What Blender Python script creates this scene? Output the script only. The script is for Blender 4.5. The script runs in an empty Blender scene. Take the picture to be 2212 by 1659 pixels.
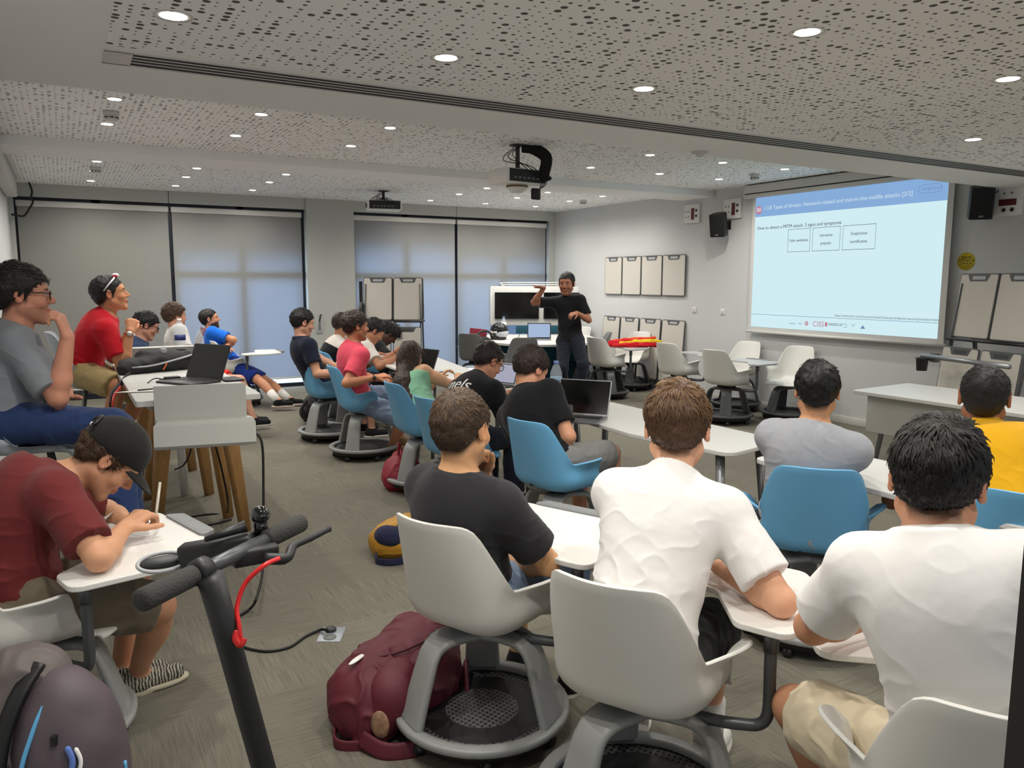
import bpy, bmesh, math, random
import numpy as np
from mathutils import Vector, Matrix, Euler

S = bpy.context.scene
C = S.collection
PI = math.pi
rnd = random.Random(7)

# ------------------------------------------------------------------ camera
F_PX, W_PX, H_PX = 1690.0, 2212.0, 1659.0
CAM = np.array([0.0, 0.0, 1.63])
YAW, PITCH, ROLL = math.radians(29.8), math.radians(-7.5), math.radians(0.15)
cf = np.array([math.sin(YAW) * math.cos(PITCH), math.cos(YAW) * math.cos(PITCH), math.sin(PITCH)])
cr0 = np.array([math.cos(YAW), -math.sin(YAW), 0.0])
cu0 = np.cross(cr0, cf)
cr = math.cos(ROLL) * cr0 + math.sin(ROLL) * cu0
cu = -math.sin(ROLL) * cr0 + math.cos(ROLL) * cu0
cam_data = bpy.data.cameras.new('camera')
cam_data.sensor_fit = 'HORIZONTAL'
cam_data.sensor_width = 36.0
cam_data.lens = 36.0 * F_PX / W_PX
cam_data.clip_start = 0.05
cam = bpy.data.objects.new('camera', cam_data)
C.objects.link(cam)
cam.matrix_world = Matrix(((cr[0], cu[0], -cf[0], CAM[0]), (cr[1], cu[1], -cf[1], CAM[1]), (cr[2], cu[2], -cf[2], CAM[2]), (0, 0, 0, 1)))
S.camera = cam

# ------------------------------------------------------------------ exposure, sky
S.view_settings.view_transform = 'Standard'
S.view_settings.look = 'None'
S.view_settings.gamma = 1.0
S.view_settings.use_curve_mapping = False
S.view_settings.exposure = -0.15
world = bpy.data.worlds.new('sky')
S.world = world
world.use_nodes = True
_bg = world.node_tree.nodes['Background']
_bg.inputs[0].default_value = (0.52, 0.74, 1.0, 1)
_bg.inputs[1].default_value = 8.5

# downlights: rows overhead, unseen ones added behind the camera for bounce; (x, y, ceiling height)
ZN, ZC = 2.50, 2.86
LAMPS = [(0.38, 2.93, ZN), (1.37, 2.92, ZN), (2.36, 2.92, ZN), (4.92, 2.90, ZN), (5.95, 2.9, ZN), (2.33, 1.99, ZN), (0.4, 1.0, ZN), (1.38, 1.0, ZN), (3.6, 1.99, ZN), (4.95, 1.1, ZN), (2.33, 0.2, ZN), (0.38, 1.95, ZN), (4.95, 0.1, ZN), (6.9, 1.99, ZN), (1.4, -2.0, ZN), (4.4, -2.0, ZN), (6.9, -1.0, ZN)]
LAMPS += [(x, y, ZC) for y in (6.19, 7.19) for x in (0.40, 1.38, 2.40, 5.10, 6.07, 7.0)]
LAMPS += [(x, y, ZC) for y in (9.47, 10.32, 11.33) for x in (0.41, 1.39, 2.37, 5.03, 5.99, 6.93)]
LAMP_W, LAMP_COL = 50.0, (0.98, 0.95, 0.885)
BACK_E = 1.35       # glow of the unseen fill pane added behind the camera

# ------------------------------------------------------------------ small helpers
def lin(c):
    return tuple(((v / 255.0) / 12.92 if v <= 10 else ((v / 255.0 + 0.055) / 1.055) ** 2.4) for v in c)

def ray(px, py):
    return cf + cr * ((px - W_PX / 2) / F_PX) - cu * ((py - H_PX / 2) / F_PX)
def at(px, py, d):
    """a point of the room seen at photo position (px, py), d metres in front of the lens"""
    return CAM + ray(px, py) * d
def on_z(px, py, z):
    r = ray(px, py)
    return CAM + r * ((z - CAM[2]) / r[2])
def on_y(px, py, y):
    r = ray(px, py)
    return CAM + r * (y / r[1])
def on_x(px, py, x):
    r = ray(px, py)
    return CAM + r * (x / r[0])
V = lambda *a: np.array(a, dtype=float)
def nrm(v):
    v = np.asarray(v, float)
    return v / (np.linalg.norm(v) + 1e-12)

MATS = {}
def mat(name, col, rough=0.5, metal=0.0, bump=0.0, bscale=80.0, var=0.0, vscale=6.0, spec=0.5, trans=0.0, emit=None, estr=1.0, alpha=1.0, sub=0.0, tone=False, coat=0.0, sheen=0.0, stretch=None):
    """procedural principled material; col in sRGB 0-255"""
    if name in MATS:
        return MATS[name]
    m = bpy.data.materials.new(name)
    m.use_nodes = True
    nt = m.node_tree
    b = nt.nodes['Principled BSDF']
    c = lin(col)
    b.inputs['Base Color'].default_value = (*c, 1)
    b.inputs['Roughness'].default_value = rough
    b.inputs['Metallic'].default_value = metal
    b.inputs['Specular IOR Level'].default_value = spec
    b.inputs['Transmission Weight'].default_value = trans
    b.inputs['Alpha'].default_value = alpha
    b.inputs['Coat Weight'].default_value = coat
    b.inputs['Sheen Weight'].default_value = sheen
    if sub:
        b.inputs['Subsurface Weight'].default_value = sub
        b.inputs['Subsurface Radius'].default_value = (0.012, 0.005, 0.003)
        b.inputs['Subsurface Scale'].default_value = 0.6
    if emit is not None:
        b.inputs['Emission Color'].default_value = (*lin(emit), 1)
        b.inputs['Emission Strength'].default_value = estr
    tc = nt.nodes.new('ShaderNodeTexCoord')
    src = None
    if tone:
        at_ = nt.nodes.new('ShaderNodeVertexColor'); at_.layer_name = 'tone'
        src = at_.outputs[0]
    if var > 0 or bump > 0:
        mp = nt.nodes.new('ShaderNodeMapping')
        if stretch: mp.inputs['Scale'].default_value = stretch
        nt.links.new(tc.outputs['Object'], mp.inputs[0])
    if var > 0:
        n = nt.nodes.new('ShaderNodeTexNoise'); n.inputs['Scale'].default_value = vscale; n.inputs['Detail'].default_value = 5
        nt.links.new(mp.outputs[0], n.inputs['Vector'])
        mr = nt.nodes.new('ShaderNodeMapRange')
        mr.inputs['To Min'].default_value = 1 - var; mr.inputs['To Max'].default_value = 1 + var
        mr.inputs['From Min'].default_value = 0.25; mr.inputs['From Max'].default_value = 0.75
        nt.links.new(n.outputs[0], mr.inputs[0])
        mx = nt.nodes.new('ShaderNodeMix'); mx.data_type = 'RGBA'; mx.blend_type = 'MULTIPLY'; mx.inputs[0].default_value = 1
        if src is not None: nt.links.new(src, mx.inputs[6])
        else: mx.inputs[6].default_value = (*c, 1)
        nt.links.new(mr.outputs[0], mx.inputs[7])
        src = mx.outputs[2]
    if src is not None:
        nt.links.new(src, b.inputs['Base Color'])
    if bump > 0:
        n2 = nt.nodes.new('ShaderNodeTexNoise'); n2.inputs['Scale'].default_value = bscale; n2.inputs['Detail'].default_value = 4
        nt.links.new(mp.outputs[0], n2.inputs['Vector'])
        bp = nt.nodes.new('ShaderNodeBump'); bp.inputs['Strength'].default_value = bump; bp.inputs['Distance'].default_value = 0.004
        nt.links.new(n2.outputs[0], bp.inputs['Height']); nt.links.new(bp.outputs[0], b.inputs['Normal'])
    MATS[name] = m
    return m

def tag(o, label=None, cat=None, group=None, kind=None):
    if label: o['label'] = label
    if cat: o['category'] = cat
    if group: o['group'] = group
    if kind: o['kind'] = kind
    return o
def thing(name, label, cat, loc=(0, 0, 0), rot=(0, 0, 0), group=None):
    o = bpy.data.objects.new(name, None)
    C.objects.link(o)
    o.empty_display_size = 0.1
    o.location = tuple(float(v) for v in loc)
    o.rotation_euler = rot if not isinstance(rot, (int, float)) else (0, 0, rot)
    return tag(o, label, cat, group)
def put(name, me, m=None, parent=None, label=None, loc=None, rot=None):
    if m is not None:
        for q in (m if isinstance(m, (list, tuple)) else [m]): me.materials.append(q)
    me.name = name
    o = bpy.data.objects.new(name, me)
    C.objects.link(o)
    if parent is not None: o.parent = parent
    if label: o['label'] = label
    if loc is not None: o.location = tuple(float(v) for v in loc)
    if rot is not None: o.rotation_euler = rot
    return o
def dup(root, loc, rot, label=None, group=None):
    r = root.copy(); C.objects.link(r)
    r.location = tuple(float(v) for v in loc); r.rotation_euler = (0, 0, rot)
    if label: r['label'] = label
    if group: r['group'] = group
    for ch in list(root.children):
        c = ch.copy(); C.objects.link(c); c.parent = r
        for g in list(ch.children):
            d = g.copy(); C.objects.link(d); d.parent = c
    return r

class MB:
    """collects shapes, then makes one mesh"""
    def __init__(self): self.v = []; self.f = []; self.smooth = []; self.mi = []
    def raw(self, vs, fs, smooth=False, mi=0):
        n = len(self.v)
        self.v += [tuple(float(q) for q in v) for v in vs]
        self.f += [tuple(n + i for i in f) for f in fs]
        self.smooth += [smooth] * len(fs); self.mi += [mi] * len(fs)
        return self
    def box(self, a, b, mi=0, M=None, bev=0.0, seg=2):
        bm = bmesh.new()
        bmesh.ops.create_cube(bm, size=1)
        a = np.array(a, float); b = np.array(b, float)
        for v in bm.verts:
            v.co = Vector([(a[i] + b[i]) / 2 + v.co[i] * (b[i] - a[i]) for i in range(3)])
        if bev > 0:
            bmesh.ops.bevel(bm, geom=list(bm.edges), offset=bev, segments=seg, affect='EDGES', profile=0.5)
        if M is not None: bm.transform(M)
        bm.verts.ensure_lookup_table(); bm.verts.index_update()
        self.raw([v.co[:] for v in bm.verts], [[v.index for v in f.verts] for f in bm.faces], bev > 0, mi)
        bm.free()
        return self
    def tube(self, pts, r, n=10, cap=True, mi=0, smooth=True, flat=None, up=None, closed=False, e=0.45):
        """sweep; r scalar or list; flat=(a,b) half sizes of a rounded flat section"""
        pts = [np.array(p, float) for p in pts]
        m = len(pts)
        rs = [r] * m if np.isscalar(r) else list(r)
        vs = []; prev = None
        for i in range(m):
            t = nrm(pts[(i + 1) % m] - pts[i - 1]) if closed else nrm(pts[min(i + 1, m - 1)] - pts[max(i - 1, 0)])
            if up is not None: ref = np.array(up, float)
            elif prev is not None: ref = prev
            else: ref = V(0, 0, 1) if abs(t[2]) < 0.9 else V(1, 0, 0)
            a = ref - t * (ref @ t)
            if np.linalg.norm(a) < 1e-6: a = np.cross(t, V(0.3, 1, 0.2))
            a = nrm(a); b = np.cross(t, a); prev = a
            for k in range(n):
                w = 2 * PI * k / n
                if flat is None: vs.append(pts[i] + rs[i] * (math.cos(w) * a + math.sin(w) * b))
                else:
                    ca, sa = math.cos(w + (PI / 8 if e < .3 else 0)), math.sin(w + (PI / 8 if e < .3 else 0))
                    vs.append(pts[i] + rs[i] * (flat[0] * math.copysign(abs(ca) ** e, ca) * a + flat[1] * math.copysign(abs(sa) ** e, sa) * b))
        fs = []
        for i in range(m if closed else m - 1):
            for k in range(n):
                j = (i + 1) % m
                fs.append((i * n + k, i * n + (k + 1) % n, j * n + (k + 1) % n, j * n + k))
        if cap and not closed:
            fs.append(tuple(reversed(range(n)))); fs.append(tuple((m - 1) * n + k for k in range(n)))
        return self.raw(vs, fs, smooth, mi)
    def lathe(self, prof, n=24, c=(0, 0, 0), mi=0, smooth=True, M=None):
        """profile [(r, z)] about z through c"""
        vs = []; fs = []
        m = len(prof)
        for r, z in prof:
            for k in range(n):
                w = 2 * PI * k / n
                vs.append((c[0] + r * math.cos(w), c[1] + r * math.sin(w), c[2] + z))
        for i in range(m - 1):
            for k in range(n):
                fs.append((i * n + k, i * n + (k + 1) % n, (i + 1) * n + (k + 1) % n, (i + 1) * n + k))
        fs.append(tuple(reversed(range(n)))); fs.append(tuple((m - 1) * n + k for k in range(n)))
        if M is not None: vs = [(M @ Vector(v))[:] for v in vs]
        return self.raw(vs, fs, smooth, mi)
    def prism(self, poly, z0, z1, mi=0, M=None, bev=0.0):
        """poly [(x, y)] counter-clockwise, extruded in z"""
        bm = bmesh.new()
        vs = [bm.verts.new((x, y, z0)) for x, y in poly]
        f = bm.faces.new(vs)
        r = bmesh.ops.extrude_face_region(bm, geom=[f])
        for v in r['geom']:
            if isinstance(v, bmesh.types.BMVert): v.co.z = z1
        bmesh.ops.recalc_face_normals(bm, faces=bm.faces)
        if bev > 0:
            es = [e for e in bm.edges if abs(e.verts[0].co.z - e.verts[1].co.z) < 1e-6]
            bmesh.ops.bevel(bm, geom=es, offset=bev, segments=2, affect='EDGES', profile=0.5)
        if M is not None: bm.transform(M)
        bm.verts.index_update()
        self.raw([v.co[:] for v in bm.verts], [[v.index for v in f.verts] for f in bm.faces], False, mi)
        bm.free()
        return self
    def ball(self, c, r, n=12, mi=0, M=None):
        """r scalar or three radii"""
        rr = (r, r, r) if np.isscalar(r) else r
        vs = [(0, 0, 1)]; fs = []
        for i in range(1, n):
            a = PI * i / n
            for k in range(2 * n):
                w = PI * k / n
                vs.append((math.sin(a) * math.cos(w), math.sin(a) * math.sin(w), math.cos(a)))
        vs.append((0, 0, -1)); m = 2 * n
        for k in range(m):
            fs.append((0, 1 + k, 1 + (k + 1) % m))
            fs.append((len(vs) - 1, 1 + (n - 2) * m + (k + 1) % m, 1 + (n - 2) * m + k))
        for i in range(n - 2):
            for k in range(m):
                fs.append((1 + i * m + k, 1 + (i + 1) * m + k, 1 + (i + 1) * m + (k + 1) % m, 1 + i * m + (k + 1) % m))
        vs = [V(v[0] * rr[0], v[1] * rr[1], v[2] * rr[2]) for v in vs]
        if M is not None: vs = [np.array((M @ Vector(v))[:]) for v in vs]
        vs = [v + np.array(c, float) for v in vs]
        return self.raw(vs, fs, True, mi)
    def mesh(self, name='m'):
        me = bpy.data.meshes.new(name)
        me.from_pydata(self.v, [], self.f)
        me.polygons.foreach_set('use_smooth', self.smooth)
        me.polygons.foreach_set('material_index', self.mi)
        me.update()
        return me
    def put(self, name, m=None, parent=None, label=None, loc=None, rot=None):
        return put(name, self.mesh(name), m, parent, label, loc, rot)

def spline(pts, n=8):
    """Catmull-Rom through the points"""
    P = [np.array(p, float) for p in pts]
    P = [2 * P[0] - P[1]] + P + [2 * P[-1] - P[-2]]
    out = []
    for i in range(1, len(P) - 2):
        for k in range(n):
            t = k / n
            out.append(0.5 * ((2 * P[i]) + (-P[i - 1] + P[i + 1]) * t + (2 * P[i - 1] - 5 * P[i] + 4 * P[i + 1] - P[i + 2]) * t * t + (-P[i - 1] + 3 * P[i] - 3 * P[i + 1] + P[i + 2]) * t ** 3))
    out.append(P[-2])
    return out
def rrect(x0, y0, x1, y1, r, n=5):
    """rounded rectangle outline, counter-clockwise"""
    out = []
    for cx, cy, a in ((x1 - r, y0 + r, -90), (x1 - r, y1 - r, 0), (x0 + r, y1 - r, 90), (x0 + r, y0 + r, 180)):
        for k in range(n + 1):
            w = math.radians(a + 90 * k / n)
            out.append((cx + r * math.cos(w), cy + r * math.sin(w)))
    return out
def rpoly(pts, r, n=5):
    """round the corners of a convex polygon given counter-clockwise"""
    out = []; m = len(pts)
    for i in range(m):
        p0, p1, p2 = (np.array(pts[(i + q) % m], float) for q in (-1, 0, 1))
        a, b = nrm(p0 - p1), nrm(p2 - p1)
        half = math.acos(max(-1, min(1, a @ b))) / 2
        d = min(r / math.tan(half), 0.45 * min(np.linalg.norm(p0 - p1), np.linalg.norm(p2 - p1)))
        s, e = p1 + a * d, p1 + b * d
        for k in range(n + 1):
            t = k / n
            out.append(tuple((1 - t) ** 2 * s + 2 * t * (1 - t) * p1 + t * t * e))
    return out
def text_mesh(txt, size, bold=False, align='LEFT', depth=0.0):
    cu_ = bpy.data.curves.new('t', 'FONT')
    cu_.body = txt; cu_.size = size; cu_.align_x = align; cu_.align_y = 'CENTER'; cu_.extrude = depth; cu_.resolution_u = 3
    o = bpy.data.objects.new('t', cu_); C.objects.link(o)
    dg = bpy.context.evaluated_depsgraph_get()
    me = bpy.data.meshes.new_from_object(o.evaluated_get(dg))
    bpy.data.objects.remove(o); bpy.data.curves.remove(cu_)
    me.materials.clear()
    if bold:
        bm = bmesh.new(); bm.from_mesh(me)
        m2 = me.copy(); m2.transform(Matrix.Translation((size * .022, 0, .0002))); bm.from_mesh(m2); bpy.data.meshes.remove(m2)
        bm.to_mesh(me); bm.free()
    return me
def frame(x, y, z, o):
    """matrix from three axes and an origin"""
    return Matrix(((x[0], y[0], z[0], o[0]), (x[1], y[1], z[1], o[1]), (x[2], y[2], z[2], o[2]), (0, 0, 0, 1)))
# ------------------------------------------------------------------ room
XL, XR, YF, YB = -0.52, 7.80, 12.05, -5.0
M_wall = mat('wall_paint', (202, 203, 202), 0.85, bump=0.05, bscale=220, var=0.015, vscale=2)
M_white = mat('white_lacquer', (225, 224, 220), 0.45)
M_trimw = mat('white_trim', (205, 203, 198), 0.5)
M_black = mat('black_plastic', (20, 20, 21), 0.45)
M_dark = mat('dark_grey_plastic', (52, 53, 54), 0.5)
M_grey = mat('grey_plastic', (112, 112, 110), 0.45)
M_steel = mat('grey_steel', (120, 121, 122), 0.35, 0.7)
M_chrome = mat('chrome', (210, 210, 212), 0.15, 1.0)

def carpet_material():
    m = bpy.data.materials.new('carpet_tiles'); m.use_nodes = True
    nt = m.node_tree; N = nt.nodes; L = nt.links
    b = N['Principled BSDF']; b.inputs['Roughness'].default_value = 0.95; b.inputs['Specular IOR Level'].default_value = 0.25
    tc = N.new('ShaderNodeTexCoord')
    mp = N.new('ShaderNodeMapping'); mp.inputs['Scale'].default_value = (2, 2, 2); L.new(tc.outputs['Object'], mp.inputs[0])
    ck = N.new('ShaderNodeTexChecker'); ck.inputs['Scale'].default_value = 1.0; L.new(mp.outputs[0], ck.inputs['Vector'])
    ck.inputs['Color1'].default_value = (1, 1, 1, 1); ck.inputs['Color2'].default_value = (0, 0, 0, 1)
    def streak(sx, sy):
        q = N.new('ShaderNodeMapping'); q.inputs['Scale'].default_value = (sx, sy, 1); L.new(tc.outputs['Object'], q.inputs[0])
        n = N.new('ShaderNodeTexNoise'); n.inputs['Scale'].default_value = 1.0; n.inputs['Detail'].default_value = 3; n.inputs['Roughness'].default_value = 0.6
        L.new(q.outputs[0], n.inputs['Vector']); return n
    n1, n2 = streak(5, 170), streak(170, 5)
    mx = N.new('ShaderNodeMix'); mx.data_type = 'FLOAT'
    L.new(ck.outputs['Fac'], mx.inputs[0]); L.new(n1.outputs[0], mx.inputs[2]); L.new(n2.outputs[0], mx.inputs[3])
    cr_ = N.new('ShaderNodeValToRGB')
    cr_.color_ramp.elements[0].position = 0.3; cr_.color_ramp.elements[0].color = (*lin((104, 100, 89)), 1)
    cr_.color_ramp.elements[1].position = 0.72; cr_.color_ramp.elements[1].color = (*lin((133, 128, 115)), 1)
    L.new(mx.outputs[0], cr_.inputs[0])
    wn = N.new('ShaderNodeTexWhiteNoise'); wn.noise_dimensions = '2D'
    fl = N.new('ShaderNodeVectorMath'); fl.operation = 'FLOOR'; L.new(mp.outputs[0], fl.inputs[0]); L.new(fl.outputs[0], wn.inputs['Vector'])
    mr = N.new('ShaderNodeMapRange'); mr.inputs['To Min'].default_value = 0.9; mr.inputs['To Max'].default_value = 1.06; L.new(wn.outputs[0], mr.inputs[0])
    mu = N.new('ShaderNodeMix'); mu.data_type = 'RGBA'; mu.blend_type = 'MULTIPLY'; mu.inputs[0].default_value = 1
    L.new(cr_.outputs[0], mu.inputs[6]); L.new(mr.outputs[0], mu.inputs[7]); L.new(mu.outputs[2], b.inputs['Base Color'])
    bp = N.new('ShaderNodeBump'); bp.inputs['Strength'].default_value = 0.25; bp.inputs['Distance'].default_value = 0.003
    L.new(mx.outputs[0], bp.inputs['Height']); L.new(bp.outputs[0], b.inputs['Normal'])
    return m
M_carpet = carpet_material()

def perforated_material():
    m = bpy.data.materials.new('perforated_plasterboard'); m.use_nodes = True
    nt = m.node_tree; N = nt.nodes; L = nt.links
    b = N['Principled BSDF']; b.inputs['Roughness'].default_value = 0.9
    tc = N.new('ShaderNodeTexCoord')
    v = N.new('ShaderNodeTexVoronoi'); v.voronoi_dimensions = '2D'; v.inputs['Scale'].default_value = 25; v.inputs['Randomness'].default_value = 0.35
    L.new(tc.outputs['Object'], v.inputs['Vector'])
    sep = N.new('ShaderNodeSeparateColor'); L.new(v.outputs['Color'], sep.inputs[0])
    rp = N.new('ShaderNodeValToRGB'); rp.color_ramp.interpolation = 'CONSTANT'
    for k, (p_, r_) in enumerate(((0, 0), (.26, .115), (.60, .19), (.85, .32))):
        e_ = rp.color_ramp.elements[k] if k < 2 else rp.color_ramp.elements.new(p_)
        e_.position = p_; e_.color = (r_, r_, r_, 1)
    L.new(sep.outputs[0], rp.inputs[0])
    a2 = N.new('ShaderNodeMath'); a2.operation = 'LESS_THAN'; L.new(v.outputs['Distance'], a2.inputs[0]); L.new(rp.outputs[0], a2.inputs[1])
    mx = N.new('ShaderNodeMix'); mx.data_type = 'RGBA'; L.new(a2.outputs[0], mx.inputs[0])
    mx.inputs[6].default_value = (*lin((242, 242, 240)), 1); mx.inputs[7].default_value = (*lin((88, 85, 80)), 1)
    L.new(mx.outputs[2], b.inputs['Base Color'])
    return m
M_perf = perforated_material()
M_ceil = mat('ceiling_paint', (238, 238, 236), 0.9)

def struct(name, mb, m):
    o = mb.put(name, m); o['kind'] = 'structure'; return o
fl = struct('floor', MB().box((XL - 0.2, YB - 0.2, -0.1), (XR + 0.2, YF + 0.15, 0.0)), M_carpet)
YBM = 4.22      # far edge of the lower near ceiling
cm = MB()
cm.box((XL - 0.2, YB - 0.2, ZN), (XR + 0.2, YBM, 3.1), 0)                       # smooth lower ceiling
cm.box((XL - 0.2, YBM, ZC), (XR + 0.2, YF + 0.2, 3.1), 0)                       # upper ceiling
cm.box((XL - 0.2, 8.1, 2.775), (XR + 0.2, 8.72, ZC), 0)                         # cross beam
cm.box((0.20, YB, ZN - 0.002), (XR, 3.40, ZN), 1)                               # perforated fields
cm.box((XL, YBM, ZC - 0.002), (XR, 8.1, ZC), 1)
cm.box((XL, 8.80, ZC - 0.002), (XR, 11.95, ZC), 1)
struct('ceiling', cm, [M_ceil, M_perf])
struct('wall_right', MB().box((XR, YB - 0.2, 0), (XR + 0.2, YF + 0.2, 3.1)), M_wall)
struct('wall_left', MB().box((XL - 0.2, YB - 0.2, 0), (XL, YF + 0.2, 3.1)), M_wall)
wb = MB()
wb.box((XL - 0.2, YB - 0.2, 0), (XR + 0.2, YB, 0.35)); wb.box((XL - 0.2, YB - 0.2, 2.35), (XR + 0.2, YB, 3.1))
for k in range(5):
    xx = XL - 0.2 + k * (XR - XL + 0.28) / 4; wb.box((xx, YB - 0.2, 0.35), (xx + 0.12, YB, 2.35))
struct('wall_back', wb, M_wall)
M_fill = mat('back_fill_glow', (220, 225, 230), 0.6, emit=(230, 240, 255), estr=BACK_E)
o = struct('window_3', MB().box((XL, YB - 0.12, 0.35), (XR, YB - 0.10, 2.35)), M_fill)  # unseen glowing pane, added to fill the room with soft light
# window wall: column, pelmet band, end pieces
wf = MB()
XW = [(-0.46, 3.28), (4.02, 7.66)]
wf.box((XL - 0.2, YF, 0), (XW[0][0], YF + 0.2, ZC)); wf.box((XW[0][1], YF - 0.06, 0), (XW[1][0], YF + 0.2, ZC)); wf.box((XW[1][1], YF, 0), (XR + 0.2, YF + 0.2, ZC))
for a, b in XW:
    wf.box((a, YF + 0.11, 2.62), (b, YF + 0.2, ZC))
M_pill = mat('window_wall_paint', (180, 181, 176), 0.85, bump=0.05, bscale=220)  # even grey, darker than the side walls
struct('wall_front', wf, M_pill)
pm = MB()
for a, b in ((-0.5, 1.37), (1.38, 3.30), (4.0, 5.80), (5.81, 7.66)):
    pm.box((a, YF - 0.035, 2.69), (b, YF - 0.012, ZC))
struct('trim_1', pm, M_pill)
bb = MB(); bb.box((XR - 0.014, YB, 0), (XR, YF, 0.085), bev=0.003)
struct('baseboard_right', bb, M_trimw)
struct('baseboard_left', MB().box((XL, YB, 0), (XL + 0.014, YF, 0.085), bev=0.003), M_trimw)

# windows: frames, glass, a world outside
M_frame = mat('dark_window_frame', (26, 30, 42), 0.4)
M_glass = mat('window_glass', (235, 242, 245), 0.02, trans=1.0, alpha=0.25, spec=0.3)
M_out = mat('outside_wall', (150, 140, 130), 0.9)
M_pave = mat('outside_paving', (170, 172, 178), 0.8, var=0.1)
for i, (a, b) in enumerate(XW):
    fr = MB(); n = 2
    w = (b - a) / 2
    for k in range(2):
        x0, x1 = a + k * w, a + (k + 1) * w
        for xx in (x0, x1 - 0.06): fr.box((xx, YF + 0.10, 0), (xx + 0.06, YF + 0.16, 2.7))
        xm = (x0 + x1) / 2
        fr.box((xm - 0.05, YF + 0.08, 0), (xm + 0.05, YF + 0.13, 2.7))
        for z, hh_ in ((0.0, .06), (1.66, .10), (2.64, .06)): fr.box((x0, YF + 0.08, z), (x1, YF + 0.13, z + hh_))
    o = struct('window_%d' % (i + 1), fr, M_frame)
    put('pane', MB().box((a + 0.02, YF + 0.12, 0.02), (b - 0.02, YF + 0.126, 2.66)).mesh(), M_glass, o)
struct('outside_terrace', MB().box((-4, YF + 0.2, -0.12), (12, YF + 6, -0.02)), M_pave)
ow = MB(); ow.box((-4, YF + 0.30, -0.1), (1.40, YF + 0.36, 4.0)); ow.box((1.40, YF + 0.30, 1.98), (3.6, YF + 0.36, 4.0)); ow.box((3.6, YF + 0.30, 2.14), (5.82, YF + 0.36, 4.0)); ow.box((5.82, YF + 0.30, 1.98), (12, YF + 0.36, 4.0))
struct('outside_shutter', ow, M_out)

# roller blinds
def blind_material():
    m = bpy.data.materials.new('blind_fabric'); m.use_nodes = True
    nt = m.node_tree; N = nt.nodes; L = nt.links
    out = N['Material Output']; N.remove(N['Principled BSDF'])
    d = N.new('ShaderNodeBsdfDiffuse'); d.inputs[0].default_value = (*lin((172, 170, 162)), 1)
    t = N.new('ShaderNodeBsdfTranslucent'); t.inputs[0].default_value = (*lin((190, 200, 214)), 1)
    mx = N.new('ShaderNodeMixShader'); mx.inputs[0].default_value = 0.42
    tc = N.new('ShaderNodeTexCoord'); n = N.new('ShaderNodeTexNoise'); n.inputs['Scale'].default_value = 400
    L.new(tc.outputs['Object'], n.inputs['Vector'])
    bp = N.new('ShaderNodeBump'); bp.inputs['Strength'].default_value = 0.1; bp.inputs['Distance'].default_value = 0.001
    L.new(n.outputs[0], bp.inputs['Height']); L.new(bp.outputs[0], d.inputs['Normal'])
    L.new(d.outputs[0], mx.inputs[1]); L.new(t.outputs[0], mx.inputs[2]); L.new(mx.outputs[0], out.inputs[0])
    return m
M_blind = blind_material()
BL = [('plain grey roller blind in the left corner', -0.43, 1.36), ('roller blind lit by daylight behind the man in the blue shirt', 1.41, 3.22),
      ('roller blind behind the two-panel flip board stand', 4.04, 5.80), ('roller blind in the corner behind the speaker', 5.85, 7.60)]
for lab, x0, x1 in BL:
    t = thing('roller_blind', lab, 'blind', ((x0 + x1) / 2, YF + 0.03, 0.13), group='roller blinds over the window wall')
    w = (x1 - x0) / 2
    MB().box((-w, -0.0015, 0.02), (w, 0.0015, 2.47)).put('blind_cloth', M_blind, t)
    MB().box((-w - 0.01, -0.03, 2.44), (w + 0.01, 0.03, 2.52), bev=0.012).put('roller_cassette', M_trimw, t)
    MB().tube([(-w, 0, 0.015), (w, 0, 0.015)], 0.013, 8).put('bottom_rail', M_trimw, t)

# ceiling lamps
M_lampglow = mat('lamp_glow', (255, 255, 255), 0.5, emit=(255, 246, 232), estr=14.0)
lamp0 = None
for (x, y, z) in LAMPS:
    lab = 'recessed round ceiling downlight in the %s' % ('near lower ceiling panel' if z == ZN else 'perforated panel in mid room' if y < 8 else 'perforated panel by the windows')
    if lamp0 is None:
        t = thing('ceiling_downlight', lab, 'ceiling light', (x, y, z), group='recessed ceiling downlights')
        MB().lathe([(0.044, 0.0), (0.062, -0.004), (0.064, -0.001), (0.064, 0.0)], 28).put('trim_ring', M_trimw, t)
        MB().lathe([(0.0, -0.0025), (0.043, -0.003), (0.043, 0.0), (0.0, 0.001)], 24).put('lamp', M_lampglow, t, 'glowing lamp face')
        lamp0 = t
    else:
        dup(lamp0, (x, y, z), 0, lab)
    ld = bpy.data.lights.new('lamp_beam', 'SPOT'); ld.energy = LAMP_W * (1.0 if z == ZC else 0.95); ld.color = LAMP_COL
    ld.spot_size = math.radians(165); ld.spot_blend = 1.0; ld.shadow_soft_size = 0.035
    lo = bpy.data.objects.new('lamp_beam', ld); lo.location = (x, y, z - 0.03); C.objects.link(lo)
# ------------------------------------------------------------------ swivel chairs with a one-piece shell
M_shell_w = mat('white_shell', (222, 220, 214), 0.42)
M_shell_b = mat('blue_shell', (108, 174, 216), 0.42)
M_shell_g = mat('grey_shell', (120, 121, 120), 0.5)
M_leg = mat('chair_leg_grey', (150, 151, 149), 0.4)
M_legd = mat('chair_leg_dark', (74, 76, 77), 0.4)
M_tray = mat('chair_tray', (58, 59, 60), 0.6)
M_skirt = mat('chair_skirt', (24, 24, 25), 0.55)
M_top = mat('tablet_top', (228, 226, 221), 0.35)
M_topg = mat('tablet_top_grey', (176, 178, 180), 0.35)

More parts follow.
